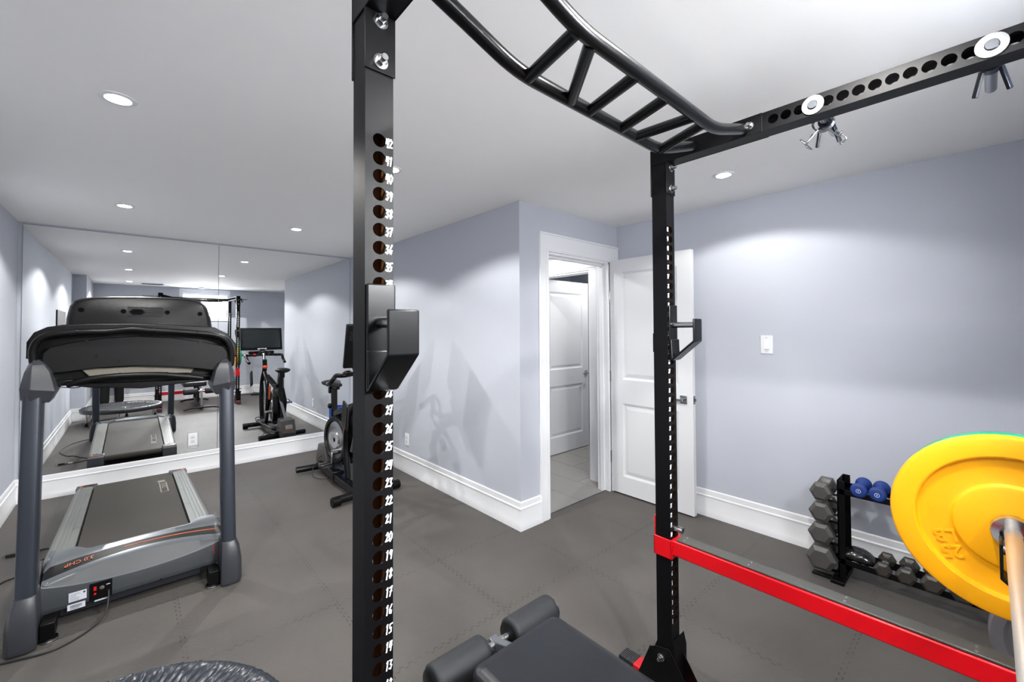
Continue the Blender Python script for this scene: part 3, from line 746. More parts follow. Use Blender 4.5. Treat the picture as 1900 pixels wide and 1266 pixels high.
# ------------------------------------------------------------------ weight bench inside the rack
bn = thing('weight_bench', 'dark vinyl weight bench with foam leg rollers inside the rack', 'weight bench', (.85, .6, 0))
def pad(mb, x0, x1, y0, y1, z0, z1, crown=.006):
    nx, ny = 8, 14
    rr = .035
    def outline(ins):
        pts = []
        for cx, cy, a0 in ((x1-rr, y1-rr, 0), (x0+rr, y1-rr, PI/2), (x0+rr, y0+rr, PI), (x1-rr, y0+rr, 1.5*PI)):
            for k_ in range(7): a = a0+PI/2*k_/6; pts.append((cx+(rr-ins)*math.cos(a), cy+(rr-ins)*math.sin(a)))
        return pts
    R = []
    for ins, z in ((.012, z0), (.002, z0+.006), (0, z0+.015), (0, z1-.018), (.003, z1-.008), (.010, z1-.002), (.024, z1), (.033, z1+crown*.3)):
        R.append([(a, b, z) for a, b in outline(ins)])
    mb.loft(R)
part_pad = MB(); pad(part_pad, .68, 1.02, .30, .945, .392, .470); ps = part(part_pad, 'seat_pad', VINYL, bn, smooth=50)
g = MB(); sm = [(x, y, z) for x, y, z in [(.685, .94, .424), (1.015, .94, .424)]]
g.tube(bend_path([(.682, .33, .424), (.682, .943, .424), (1.018, .943, .424), (1.018, .33, .424)], .035, 6), .0035, 8); part(g, 'piping', VBLK, ps)
bp_ = MB(); pad(bp_, .70, 1.00, -.06, .285, .43, .49); part(bp_, 'back_pad', VINYL, bn, smooth=50)
for x0, x1 in ((.668, .868), (.975, 1.185)):
    g = MB().lathe([(.016, 0), (.044, .002), (.051, .008), (.052, .02), (.052, x1-x0-.02), (.051, x1-x0-.008), (.044, x1-x0-.002), (.016, x1-x0)], (x0, 1.115, .325), (1, 0, 0), 36)
    ro = part(g, 'foam_roller', FOAM, bn, smooth=50)
    for xx, s in ((x0, -1), (x1, 1)):
        g = MB().lathe([(.04, 0), (.042, .004), (.03, .008), (.001, .009)], (xx, 1.115, .325), (s, 0, 0), 24); part(g, 'end_cap', VBLK, ro)
part(MB().cyl((.665, 1.115, .325), (1.175, 1.115, .325), .0125, n=16), 'roller_axle', STEEL, bn)
g = MB().bar((.92, .90, .385), (.92, 1.13, .318), .028, .03).bar((.92, 1.120, .335), (.92, 1.20, .06), .032, .035); part(g, 'front_post', HOODL, bn, bevel=.003)
g = MB().bar((.92, 1.20, .045), (.92, .02, .10), .05, .05).bar((.92, .10, .10), (.92, .10, .42), .045, .045).bar((.92, .6, .08), (.92, .6, .40), .045, .045).box(.86, .98, .25, .9, .385, .405)
part(g, 'frame', VBLK, bn, bevel=.003)
for y_, hw_ in ((1.22, .25), (.02, .22)):
    g = MB().tube(bend_path([(.92-hw_, y_+.03, .03), (.92-hw_*.7, y_+.01, .05), (.92, y_, .055), (.92+hw_*.7, y_+.01, .05), (.92+hw_, y_+.03, .03)], .05), .026, 14, flat=.7); part(g, 'foot_bar', VBLK, bn, smooth=50)

# ------------------------------------------------------------------ trampoline
tp = thing('mini_trampoline', 'round black mini trampoline with pleated skirt on the mat', 'trampoline', (-.10, 1.46, 0))
cx, cy, R0, zt = -.10, 1.462, .478, .235
g = MB(); NN = 900; rings = []; rng = random.Random(5)
ph = [rng.uniform(0, 6.28) for _ in range(5)]
for (r, z, amp) in ((R0-.004, zt-.055, .002), (R0+.004, zt-.030, .003), (R0+.002, zt-.008, .003), (R0-.016, zt+.006, .004), (R0-.03, zt+.009, .0045), (R0-.05, zt+.010, .0055), (R0-.07, zt+.008, .0062), (R0-.09, zt+.005, .0065), (R0-.115, zt-.002, .0065), (R0-.135, zt-.012, .005)):
    ring = []
    for k_ in range(NN):
        a = 2*PI*k_/NN; sh = a + (R0-r)*1.1
        sh = a+(R0-r)*2.6
        wv = 1.2*(1-abs(math.sin(47*sh+ph[0]+1.6*math.sin(5*a)))**.7)+.7*(1-abs(math.sin(31*sh+ph[1]+math.sin(3*a)))**.6)+.25*math.sin(150*sh+ph[2]+2*math.sin(11*a))-.6
        ring.append((cx+(r)*math.cos(a), cy+(r)*math.sin(a), z+amp*wv))
    rings.append(ring)
g.loft(rings, caps=False); part(g, 'skirt', VINYL2 if 'VINYL2' in globals() else mat('skirt_vinyl', (38, 42, 50), .28, bump=.15, bscale=90, spec=.5), tp, smooth=80)
part(MB().lathe([(.002, zt-.018), (.30, zt-.020), (R0-.125, zt-.016), (R0-.125, zt-.020), (.30, zt-.024), (.002, zt-.022)], (cx, cy, 0), (0, 0, 1), 72), 'jumping_mat', mat('woven_mat', (30, 30, 32), .7, bump=.4, bscale=500), tp)
g = MB(); text_mb('T', .16, .001, (cx+.03, cy+.10, zt-.0165), (-1, 0, 0), (0, -1, 0), LABEL, g); part(g, 'printed_mark', None, tp, smooth=0, label='pale printed mark')
part(MB().tube([(cx+(R0-.012)*math.cos(2*PI*k_/64), cy+(R0-.012)*math.sin(2*PI*k_/64), zt-.03) for k_ in range(65)], .014, 12), 'rim_tube', STEEL, tp, smooth=60)
for k_ in range(6):
    a = 2*PI*k_/6+.62; x, y = cx+(R0-.05)*math.cos(a), cy+(R0-.05)*math.sin(a)
    lg = part(MB().cyl((x, y, .03), (x, y, zt-.035), .011, n=14), 'leg', STEEL, tp)
    part(MB().lathe([(.021, 0), (.019, .02), (.013, .045), (.012, .05)], (x, y, 0), (0, 0, 1), 18), 'rubber_foot', PDARK2, lg)

# ------------------------------------------------------------------ treadmill
tm = thing('treadmill', 'grey treadmill with slate uprights standing before the wall mirror', 'treadmill', (.03, 3.6, 0))
XYZ = lambda a, b, t_: (a, t_, b)       # front-view polygons extruded along Y
def dk(y): return .245-(y-3.1)*.046     # deck height along its length
TX = .025
part(MB().add([(TX-.232, 3.12, dk(3.12)), (TX+.232, 3.12, dk(3.12)), (TX+.232, 4.68, dk(4.68)), (TX-.232, 4.68, dk(4.68)), (TX-.232, 3.12, dk(3.12)-.03), (TX+.232, 3.12, dk(3.12)-.03), (TX+.232, 4.68, dk(4.68)-.03), (TX-.232, 4.68, dk(4.68)-.03)],
     [(0, 1, 2, 3), (7, 6, 5, 4), (0, 4, 5, 1), (1, 5, 6, 2), (2, 6, 7, 3), (3, 7, 4, 0)]).cyl((TX-.232, 4.68, dk(4.68)-.026), (TX+.232, 4.68, dk(4.68)-.026), .026, n=28), 'running_belt', BELT, tm, smooth=40)
g = MB(); z_ = dk(4.2)+.0006
g.add([(.165, 4.36, dk(4.36)+.0006), (.172, 4.36, dk(4.36)+.0006), (.172, 4.05, dk(4.05)+.0006), (.165, 4.05, dk(4.05)+.0006)], [(0, 1, 2, 3)])
g.add([(.205, 4.36, dk(4.36)+.0006), (.212, 4.36, dk(4.36)+.0006), (.212, 4.05, dk(4.05)+.0006), (.205, 4.05, dk(4.05)+.0006)], [(0, 1, 2, 3)])
g.add([(.165, 4.05, dk(4.05)+.0006), (.212, 4.05, dk(4.05)+.0006), (.212, 4.056, dk(4.05)+.0006), (.165, 4.056, dk(4.05)+.0006)], [(0, 1, 2, 3)])
g.add([(.160, 4.38, dk(4.38)+.0006), (.205, 4.38, dk(4.38)+.0006), (.205, 4.44, dk(4.44)+.0006), (.160, 4.44, dk(4.44)+.0006)], [(0, 1, 2, 3)])
text_mb('HORIZON', .045, .0004, (.190, 4.205, dk(4.2)+.001), (0, -1, 0), (1, 0, 0), None, g)
part(g, 'belt_lettering', mat('faded_print', (136, 132, 124), .7), tm, smooth=0, label='faded printed lettering')
for s in (-1, 1):
    xi, xo = TX+s*.240, TX+s*.345
    def rail_ring(y, zo=0):
        w0 = xi; w1 = xo - s*.012*(y-3.1)/1.6
        z = dk(y)+.012
        prof = [(0, -.015), (0, 0), (.30, 0), (.30, .0025), (.40, .0025), (.40, 0), (.48, 0), (.48, .0025), (.58, .0025), (.58, 0), (.66, 0), (.66, .0025), (.80, .0025), (.92, -.004), (1.0, -.018), (1.0, -.055), (0, -.055)]
        return [(w0+(w1-w0)*a, y, z+b) for a, b in prof]
    ys = [3.08, 3.6, 4.1, 4.62]
    r_ = part(MB().loft([rail_ring(y) for y in ys]), 'side_rail', RAILM, tm, smooth=25)
    g = MB()
    for y0 in (3.55, 3.95, 4.35):     # thin tread marks on the rail
        g.add([(xi, y0, dk(y0)+.0126), (xi+s*.030, y0, dk(y0)+.0126), (xi+s*.030, y0+.004, dk(y0)+.0126), (xi, y0+.004, dk(y0)+.0126)], [(0, 1, 2, 3)])
        g.add([(xi+s*.028, y0, dk(y0)+.0126), (xi+s*.031, y0, dk(y0)+.0126), (xi+s*.031, y0-.03, dk(y0-.03)+.0126), (xi+s*.028, y0-.03, dk(y0-.03)+.0126)], [(0, 1, 2, 3)])
    part(g, 'rail_groove', PDARK, r_, smooth=0)
    # rear corner cap
    g = MB(); zc = dk(4.66)+.014
    xo2 = xo-s*.010
    P = [(4.615, zc), (4.70, zc-.003), (4.725, zc-.020), (4.735, .05), (4.73, .03), (4.60, .03), (4.60, zc-.02)]
    g.prism(P, lambda a, b, t_: (t_, a, b), xi-s*.022, xo2)
    cp = part(g, 'rear_cap', CAPM, tm, bevel=.006, seg=3)
    g = MB().add([(xi+s*.0, 4.630, zc+.0008), (xo2-s*.014, 4.630, zc+.0008), (xo2-s*.018, 4.695, zc-.0022), (xi-s*.004, 4.695, zc-.0022)], [(0, 1, 2, 3)], PDARK2)
    g.add([(xo2-s*.034, 4.631, zc+.0014), (xo2-s*.018, 4.631, zc+.0014), (xo2-s*.022, 4.694, zc-.0016), (xo2-s*.038, 4.694, zc-.0016)], [(0, 1, 2, 3)], ORANGE)
    g.add([(xi+s*.004, 4.682, zc-.0006), (xo2-s*.022, 4.682, zc-.0006), (xo2-s*.022, 4.696, zc-.0014), (xi+s*.004, 4.696, zc-.0014)], [(0, 1, 2, 3)], ORANGE)
    part(g, 'cap_decal', None, cp, smooth=0, label='black and orange decal')
    part(MB().box(min(xi, xo2)+.012, max(xi, xo2)-.012, 4.7325, 4.7365, .052, .064), 'reflector_strip', LABEL, cp, bevel=.001)
g = MB().box(TX-.34, TX-.30, 3.1, 4.6, .05, .13).box(TX+.29, TX+.33, 3.1, 4.6, .05, .13).box(TX-.22, TX+.22, 3.2, 4.55, dk(4.6)-.09, dk(4.6)-.04).box(TX-.27, TX+.27, 2.93, 3.35, .035, .10)
part(g, 'deck_frame', NAVY, tm, bevel=.004)
for s in (-1, 1): part(MB().cyl((TX+s*.29, 4.56, 0), (TX+s*.29, 4.56, .06), .025, n=18), 'rubber_foot', PDARK2, tm)
# motor hood lofted across its width
NX = 36; X0h, X1h = -.302, .398
rows = []
def hood_row(s):
    x = X0h+(X1h-X0h)*s; e = min(s, 1-s)
    k = 4*s*(1-s); edge = min(1, e/.02)
    zl = .206-.046*k**.8; zu = zl+.078*k**.9+.001; yu = 2.902+.040*k**.9
    bulge = max(0, 1-abs(e-.115)/.11); bulge = bulge*bulge*(3-2*bulge); side = 1 if e < .115 else bulge
    yr = 3.085+.085*max(bulge, side*.9)
    y1 = yu+.030; y2 = y1+.055
    zt_ = zu+.012
    top = .246 if e < .02 else .262+.012*k
    return [(x, 2.905, .080), (x, 2.900, .098), (x, 2.900, .100), (x, 2.899, zl), (x, 2.9005, zl+.004), (x, yu, zu), (x, yu+.008, zu+.005), (x, y1, zt_+.004), (x, y2, max(zt_+.006, top-.006)), (x, (y2+yr)/2, top+.006), (x, yr-.01, top+.003), (x, yr, top-.006), (x, yr+.012, dk(yr)-.004), (x, yr+.012, .07)]
rr = [hood_row(i/NX) for i in range(NX+1)]
g = MB(); n_ = len(rr[0]); o_f = []
matrow = [HOODM, HOODM, HOODM, HOODL, HOODM, HOODL, HOODL, PDARK, HOODL, HOODL, HOODL, HOODL, HOODL]
vs = [p for r in rr for p in r]
for j in range(n_-1):
    fs = [(i*n_+j, i*n_+j+1, (i+1)*n_+j+1, (i+1)*n_+j) for i in range(NX)]
    if j == 0: g.add(vs, fs, matrow[0])
    else:
        k_ = g.mi(matrow[j])
        for f in fs: g.f.append(f); g.m.append(k_)
for i in (0, NX): g.f.append(tuple(i*n_+j for j in range(n_))); g.m.append(g.mi(HOODM))
hood = part(g, 'motor_hood', None, tm, smooth=28)
g = MB()
for s in (-1, 1):      # raised side lip of the hood
    x = X0h+.004 if s < 0 else X1h-.022
    g.add([(x, 2.902, .214), (x+.018, 2.902, .214), (x+.018, 3.17, .272), (x, 3.17, .272), (x, 2.900, .195), (x+.018, 2.900, .195), (x+.018, 3.17, .25), (x, 3.17, .25)], [(0, 1, 2, 3), (0, 4, 5, 1), (1, 5, 6, 2), (2, 6, 7, 3), (3, 7, 4, 0), (7, 6, 5, 4)])
part(g, 'hood_lip', HOODL, hood, bevel=.003)
g = MB()
def on_band(s, t_, lift=.0012):
    r = hood_row(s); a, b = Vector(r[7]), Vector(r[8]); return a.lerp(b, t_)+Vector((0, -.0003, lift))
ss = [.40+.56*i/24 for i in range(25)]
vs = [on_band(s, .50) for s in ss]+[on_band(s, .60) for s in ss]
g.add(vs, [(i, i+1, 26+i, 25+i) for i in range(24)])
part(g, 'accent_stripe', ORANGE, hood, smooth=0, label='thin orange stripe')
g = MB(); r0 = hood_row(.17)
c0 = (Vector(r0[7])+Vector(r0[8]))/2+Vector((0, 0, .0035)); yd = (Vector(r0[7])-Vector(r0[8])).normalized()
c1 = on_band(.27, .5); c2 = on_band(.12, .5); xd = (c2-c1).normalized()
text_mb('3.0 CHP', .030, .0006, c0, xd, yd, None, g)
part(g, 'hood_lettering', ORANGE, hood, smooth=0, label='orange power rating lettering, upside down to the camera')
g = MB().box(-.142, -.063, 2.893, 2.8995, .082, .162, PDARK2)
g.box(-.128, -.118, 2.8905, 2.893, .128, .146, REDL).box(-.127, -.119, 2.8905, 2.893, .108, .116, REDL)
g.lathe([(.009, 0), (.009, .003), (.006, .004), (.001, .004)], (-.099, 2.893, .134), (0, -1, 0), 18, STEEL).box(-.084, -.070, 2.8918, 2.893, .141, .144, LABEL).box(-.125, -.072, 2.8975, 2.8990, .072, .079, LABEL)
part(g, 'power_panel', None, hood, label='black switch panel with red rocker')
for (x0, x1, z0, z1, nm) in ((-.212, -.152, .104, .146, 'a'), (-.216, -.156, .066, .093, 'b')):
    g = MB().box(x0, x1, 2.8975, 2.8992, z0, z1, LABEL); rng = random.Random(2)
    if nm == 'a':
        for i in range(7):
            zz = z1-.006-.005*i; g.box(x0+.004, x0+.004+rng.uniform(.02, .036), 2.8970, 2.8975, zz-.0008, zz, INK)
        g.lathe([(.0045, 0), (.0045, .0004), (.0005, .0004)], (x1-.008, 2.8972, z1-.009), (0, -1, 0), 14, INK)
    else:
        xx = x0+.010
        while xx < x1-.012: d_ = rng.uniform(.0006, .002); g.box(xx, xx+d_, 2.8970, 2.8975, z0+.009, z1-.005, INK); xx += d_+rng.uniform(.0007, .0016)
        g.box(x0+.010, x1-.02, 2.8970, 2.8975, z0+.004, z0+.006, INK)
    part(g, 'rating_label', None, hood, smooth=0, label='pale printed sticker')
part(MB().cyl((.124, 2.8988, .083), (.124, 2.900, .083), .004, n=12), 'screw_recess', PDARK2, hood)
# uprights, boots, sleeves
for s, xb in ((-1, -.338), (1, .408)):
    ln = MB().tube([(xb, 2.815, .10), (xb, 2.95, 1.10)], .036, 24, flat=1.0)
    ln = MB(); rings = []
    for (y, z) in ((2.815, .08), (2.86, .40), (2.905, .75), (2.95, 1.12)):
        ring = []
        for k_ in range(24):
            a = 2*PI*k_/24; ca, sa = math.cos(a), math.sin(a); q = .5
            ring.append((xb+.034*math.copysign(abs(ca)**q, ca), y+.042*math.copysign(abs(sa)**q, sa), z))
        rings.append(ring)
    ln.loft(rings); u_ = part(ln, 'upright', UPR, tm, smooth=40)
    g = MB()
    o = xb+s*.056; i_ = xb-s*.040
    P0 = [(i_, 2.765), (i_+s*.03, 2.752), (o-s*.015, 2.758), (o, 2.785), (o, 2.885), (o-s*.01, 2.905), (i_, 2.905)]
    def ring(z, k, dy, dxo): return [(xb+(a-xb)*k+(dxo if (a-xb)*s > .02 else 0), 2.83+(b-2.83)*k+dy, z) for a, b in P0]
    g.loft([ring(.006, 1.0, 0, 0), ring(.02, 1.02, 0, 0), ring(.12, 1.0, .004, 0), ring(.19, .92, .012, -s*.004), ring(.225, .82, .02, -s*.010)])
    bt = part(g, 'boot_cover', CAPM if s > 0 else CAPM, tm, bevel=.004, smooth=30)
    g = MB().prism([(2.93, .03), (3.16, .03), (3.15, .16), (3.09, .265), (3.05, .262), (2.93, .10)], lambda a, b, t_: (t_, a, b), xb-s*.010, xb-s*.024); part(g, 'side_fin', CAPM, tm, bevel=.003)
    g = MB().box(min(xb-s*.044, xb-s*.092), max(xb-s*.044, xb-s*.092), 2.80, 2.90, .012, .082); g.cyl((xb-s*.072, 2.82, .0), (xb-s*.072, 2.82, .014), .030, n=20, m=None)
    part(g, 'base_bracket', PDARK2, tm, bevel=.003)
    part(MB().lathe([(.032, 0), (.032, .006), (.026, .010), (.001, .010)], (xb-s*.072, 2.818, 0), (0, 0, 1), 24), 'leveling_foot', SATIN, tm)
    g = MB()      # faceted sleeve under the handlebar
    def sring(z, xo, xi_, yf, yb): 
        xo_, xi2 = xb+s*xo, xb-s*xi_; xm = xb+s*.006
        return [(xi2, yf+.022, z), (xm, yf, z), (xo_, yf+.022, z), (xo_, yb, z), (xi2, yb, z)]
    zz = 0 if s < 0 else -.03
    def slant(r, k): return [(x, y, z+(xb-x)*s*k+(-(y-2.93))*.0) for x, y, z in r]
    g.loft([slant(sring(1.045+zz, .030, .030, 2.935, 3.03), .0), slant(sring(1.062+zz, .040, .052, 2.900, 3.06), -.25), slant(sring(1.115+zz, .041, .072, 2.885, 3.10), -.20), sring(1.190+zz, .030, .052, 2.905, 3.11), sring(1.225+zz, .020, .032, 2.925, 3.10), sring(1.247+zz, .008, .010, 2.950, 3.06)])
    sl = part(g, 'sleeve_cover', CAPM, tm, bevel=.003, smooth=20)
part(MB().tube(smooth_path([(.345, 2.90, .19), (.349, 2.90, .15), (.352, 2.895, .135)], 4), .0016, 8), 'safety_cable', REDL, tm)
# console
fr = [(-.371, 1.266), (-.370, 1.33), (-.348, 1.374), (-.306, 1.40), (-.253, 1.411), (-.156, 1.418), (.008, 1.420), (.191, 1.412), (.357, 1.399), (.421, 1.362), (.462, 1.300), (.470, 1.24), (.468, 1.17),
      (.40, 1.11), (.36, 1.088), (.22, 1.080), (.012, 1.092), (-.155, 1.103), (-.288, 1.120), (-.34, 1.17)]
g = MB().prism(fr, XYZ, 3.075, 3.23)
cn = part(g, 'console', PDARK2, tm, bevel=.012, seg=3, smooth=50)
fr2 = [(-.372, 1.25), (-.371, 1.33), (-.348, 1.376), (-.306, 1.402), (-.253, 1.413), (-.156, 1.420), (.008, 1.422), (.191, 1.414), (.357, 1.401), (.421, 1.364), (.463, 1.302), (.471, 1.22),
       (.445, 1.24), (.44, 1.285), (.405, 1.335), (.345, 1.362), (.19, 1.378), (.008, 1.392), (-.156, 1.384), (-.255, 1.374), (-.315, 1.352), (-.342, 1.315), (-.345, 1.26)]
part(MB().prism(fr2, XYZ, 3.0, 3.20), 'console_rim', PDARK, cn, bevel=.006, seg=3, smooth=40)
tb = smooth_path([(-.343, 2.97, 1.225), (-.346, 2.965, 1.290), (-.326, 2.96, 1.342), (-.275, 2.955, 1.368), (-.17, 2.95, 1.378), (-.09, 2.95, 1.380), (0.0, 2.948, 1.391), (.09, 2.95, 1.382), (.185, 2.95, 1.376), (.335, 2.955, 1.360), (.405, 2.96, 1.328), (.434, 2.965, 1.27), (.437, 2.97, 1.20)], 7)
hb = part(MB().tube(tb, .0150, 18), 'handlebar', PDARK, tm, smooth=70)
for x, z in ((-.20, 1.377), (-.085, 1.381), (.085, 1.383), (.27, 1.368)): part(MB().lathe([(.0168, 0), (.0168, .010)], (x-.005, 2.951, z), (1, 0, 0), 20), 'tube_clip', PDARK2, hb, smooth=40)
pn = [(-.322, 1.235), (-.316, 1.278), (-.293, 1.306), (-.228, 1.325), (-.114, 1.345), (.009, 1.354), (.165, 1.343), (.311, 1.316), (.398, 1.290), (.421, 1.255), (.426, 1.195), (.41, 1.140), (.30, 1.162), (.19, 1.180), (.01, 1.197), (-.132, 1.195), (-.245, 1.181), (-.292, 1.178), (-.312, 1.20)]
up_ = part(MB().prism(pn, XYZ, 2.992, 3.076), 'under_panel', mat('panel_grain_plastic', (8, 8, 9), .42, bump=.25, bscale=300, spec=.24), cn, bevel=.004, seg=3, smooth=40)
for x, z in ((-.135, 1.256), (.256, 1.252), (-.052, 1.226), (.166, 1.223)): part(MB().box(x-.006, x+.006, 2.990, 2.9921, z-.007, z+.007), 'clip_recess', PDARK2, up_)
for x, z in ((-.170, 1.322), (.290, 1.305)): part(MB().box(x-.008, x+.008, 2.988, 2.996, z-.004, z+.016), 'clip_tab', PDARK2, up_)
vz = [(-.195, 1.193), (-.094, 1.192), (.054, 1.194), (.283, 1.188), (.252, 1.140), (.055, 1.150), (-.163, 1.152)]
part(MB().prism(vz, XYZ, 3.045, 3.075), 'accessory_tray', BEIGE, cn, bevel=.003, label='beige tray strip')
tb = smooth_path([(-.235, 3.00, 1.118), (-.20, 2.99, 1.130), (-.145, 2.985, 1.143), (-.052, 2.98, 1.150), (.098, 2.98, 1.146), (.20, 2.985, 1.130), (.30, 3.0, 1.108)], 7)
lb = part(MB().tube(tb, .0145, 16), 'grip_tube', PDARK, cn, smooth=70)
for x, z in ((-.05, 1.150), (.135, 1.141)): part(MB().lathe([(.0162, 0), (.0162, .009)], (x, 2.981, z), (1, 0, 0), 20), 'tube_clip', PDARK2, lb, smooth=40)
part(MB().prism([(-.25, 1.120), (.32, 1.100), (.22, 1.088), (.04, 1.075), (-.16, 1.098)], XYZ, 3.0, 3.10), 'lower_cover', PDARK2, cn, bevel=.004)
part(MB().tube(smooth_path([(-.275, 3.05, 1.125), (-.262, 3.045, 1.108), (-.225, 3.04, 1.100), (-.195, 3.04, 1.101), (-.182, 3.045, 1.122)], 6), .0022, 8), 'loose_cable', CORD, cn, smooth=60)
for x0, x1 in ((-.30, -.20), (.23, .35)):
    part(MB().prism([(x0, 1.14), (x1, 1.14-(.02 if x0 > 0 else 0)), (x1, 1.115), (x0+.01, 1.112)], XYZ, 3.02, 3.20), 'cup_holder', PDARK2, cn, bevel=.004)
# grained back shell
g = MB(); rings = []
sh = [(-.253, 1.394), (-.251, 1.448), (-.240, 1.510), (-.226, 1.536), (-.200, 1.550), (-.158, 1.560), (-.08, 1.567), (.007, 1.571), (.10, 1.572), (.189, 1.571), (.258, 1.567), (.300, 1.556), (.322, 1.538), (.334, 1.510), (.348, 1.457), (.357, 1.387)]
ctr = Vector((.052, 1.47))
for (k_, y, dz) in ((1.0, 3.19, 0), (1.0, 3.10, 0), (.985, 3.066, 0), (.95, 3.048, 0), (.90, 3.040, 0)):
    rings.append([(ctr.x+(a-ctr.x)*k_, y+(b-1.39)*.10+ (0 if y > 3.06 else .0), 1.40+(b-1.40)*(k_ if b > 1.41 else 1)) for a, b in sh])
g.loft(rings); sh_ = part(g, 'console_back', PLAST, cn, smooth=50, label='grained dark grey console back')
def shell_y(z): return 3.040+(z-1.39)*.10
for x, z in ((-.195, 1.489), (-.037, 1.486), (.144, 1.484), (.292, 1.479)):
    part(MB().lathe([(.0115, 0), (.0115, .0015), (.001, .0015)], (x, shell_y(z)+.0002, z), (0, -1, 0), 24), 'screw_hole', mat('hole_black', (2, 2, 2), .9, spec=.1), sh_)
g = MB()
for i in range(7):
    z = 1.505-.0065*i; g.box(-.018, .122, shell_y(z)-.0014, shell_y(z)+.001, z-.0012, z+.0004, PDARK)
    if 0 < i < 6: w_ = .032-abs(i-3)*.006; g.box(.018-w_, .018+w_, shell_y(z)-.0020, shell_y(z)+.001, z-.0030, z+.0012, mat('hole_black', (2, 2, 2), .9, spec=.1))
for (a, b, c, d) in ((-.022, .126, 1.509, 1.5105), (-.022, .126, 1.460, 1.4615), (-.022, -.0205, 1.460, 1.5105), (.1245, .126, 1.460, 1.5105)): g.box(a, b, shell_y(c)-.0016, shell_y(c)+.002, c, d, PLAST)
part(g, 'speaker_grille', None, sh_)
part(MB().box(-.20, .30, 3.232, 3.238, 1.20, 1.36), 'console_display', SCREEN, cn, bevel=.003)
for s, x in ((-1, -.33), (1, .43)): part(MB().cyl((x, 3.18, 1.24), (x, 3.52, 1.12), .019, n=18), 'hand_grip', PDARK, tm, smooth=60)
cdp = smooth_path([(-.075, 2.893, .112), (-.075, 2.865, .085), (-.082, 2.835, .04), (-.11, 2.81, .012), (-.16, 2.755, .006), (-.24, 2.71, .006), (-.335, 2.725, .006), (-.45, 2.78, .006), (-.56, 2.95, .006), (-.61, 3.3, .006), (-.53, 3.60, .006), (-.47, 3.66, .006), (-.40, 3.80, .006), (-.33, 3.92, .006), (-.38, 3.99, .006), (-.46, 4.0, .006), (-.52, 4.005, .006)], 7)
pc = part(MB().tube(cdp, .0042, 10), 'power_cord', CORD, tm, smooth=70)
g = MB().bar((-.515, 4.005, .011), (-.562, 4.015, .011), .024, .018, CORD)
for q in (-.006, .006): g.bar((-.560, 4.015+q, .012), (-.582, 4.019+q, .012), .0015, .006, STEEL)
g.bar((-.455, 4.001, .009), (-.49, 4.004, .009), .016, .008, LABEL)
part(g, 'plug', None, pc, bevel=.001)

# ------------------------------------------------------------------ exercise bike
bk = thing('exercise_bike', 'black indoor exercise bike with large screen in the mirror corner', 'exercise bike', (1.45, 3.9, 0))
BX = 1.42
part(MB().cyl((1.175, 3.42, .045), (1.745, 3.46, .045), .032, n=20), 'rear_stabiliser', BLKG, bk, smooth=50)
for x, y in ((1.20, 3.422), (1.72, 3.458)): part(MB().cyl((x-.032, y-.002, .038), (x+.032, y+.002, .038), .038, n=20), 'rubber_foot', PDARK2, bk, bevel=.004)
part(MB().cyl((1.175, 4.415, .050), (1.72, 4.36, .050), .030, n=20), 'front_stabiliser', BLKG, bk, smooth=50)
part(MB().bar((BX-.03, 4.40, .075), (BX-.05, 3.42, .075), .075, .055).bar((BX-.02, 4.20, .085), (BX-.035, 3.88, .085), .10, .075), 'base_beam', BLKG, bk, bevel=.006)
g = MB().prism([(4.28, .02), (4.55, .02), (4.57, .10), (4.50, .25), (4.34, .26), (4.26, .12)], lambda a, b, t_: (t_, a, b), 1.40, 1.56)
bxm = part(g, 'motor_box', mat('bike_box_plastic', (66, 62, 58), .42, bump=.1), bk, bevel=.012, seg=3)
part(MB().box(1.435, 1.525, 4.556, 4.5625, .125, .135, ORANGE).obox((1.48, 4.545, .17), (.04, 0, 0), (0, -.011, .024), (0, .0008, .0005), LATCH), 'box_sticker', None, bxm, label='orange and silver sticker')
part(MB().cyl((1.48, 4.40, .24), (1.45, 4.22, .50), .017, n=16), 'incline_rod', SATIN, bk)
FC = Vector((1.425, 4.03, .372))
ax_ = Vector((1, .12, 0)).normalized()
g = MB().lathe([(.176, -.032), (.205, -.032), (.213, -.024), (.213, .024), (.205, .032), (.176, .032), (.172, .02), (.172, -.02)], FC, ax_, 64, close=True); fw_ = part(g, 'flywheel', PDARK, bk, smooth=40)
part(MB().lathe([(.02, -.030), (.075, -.034), (.085, -.024), (.160, -.022), (.172, -.016), (.172, .018), (.10, .03), (.02, .030)], FC, ax_, 64, close=True), 'flywheel_disc', STEEL, fw_, smooth=30)
g = MB().prism([(3.70, .30), (3.95, .16), (4.22, .30), (4.26, .46), (4.12, .62), (3.85, .66), (3.66, .52)], lambda a, b, t_: (t_, a, b), 1.475, 1.53); part(g, 'drive_cover', PDARK2, bk, bevel=.012, seg=3)
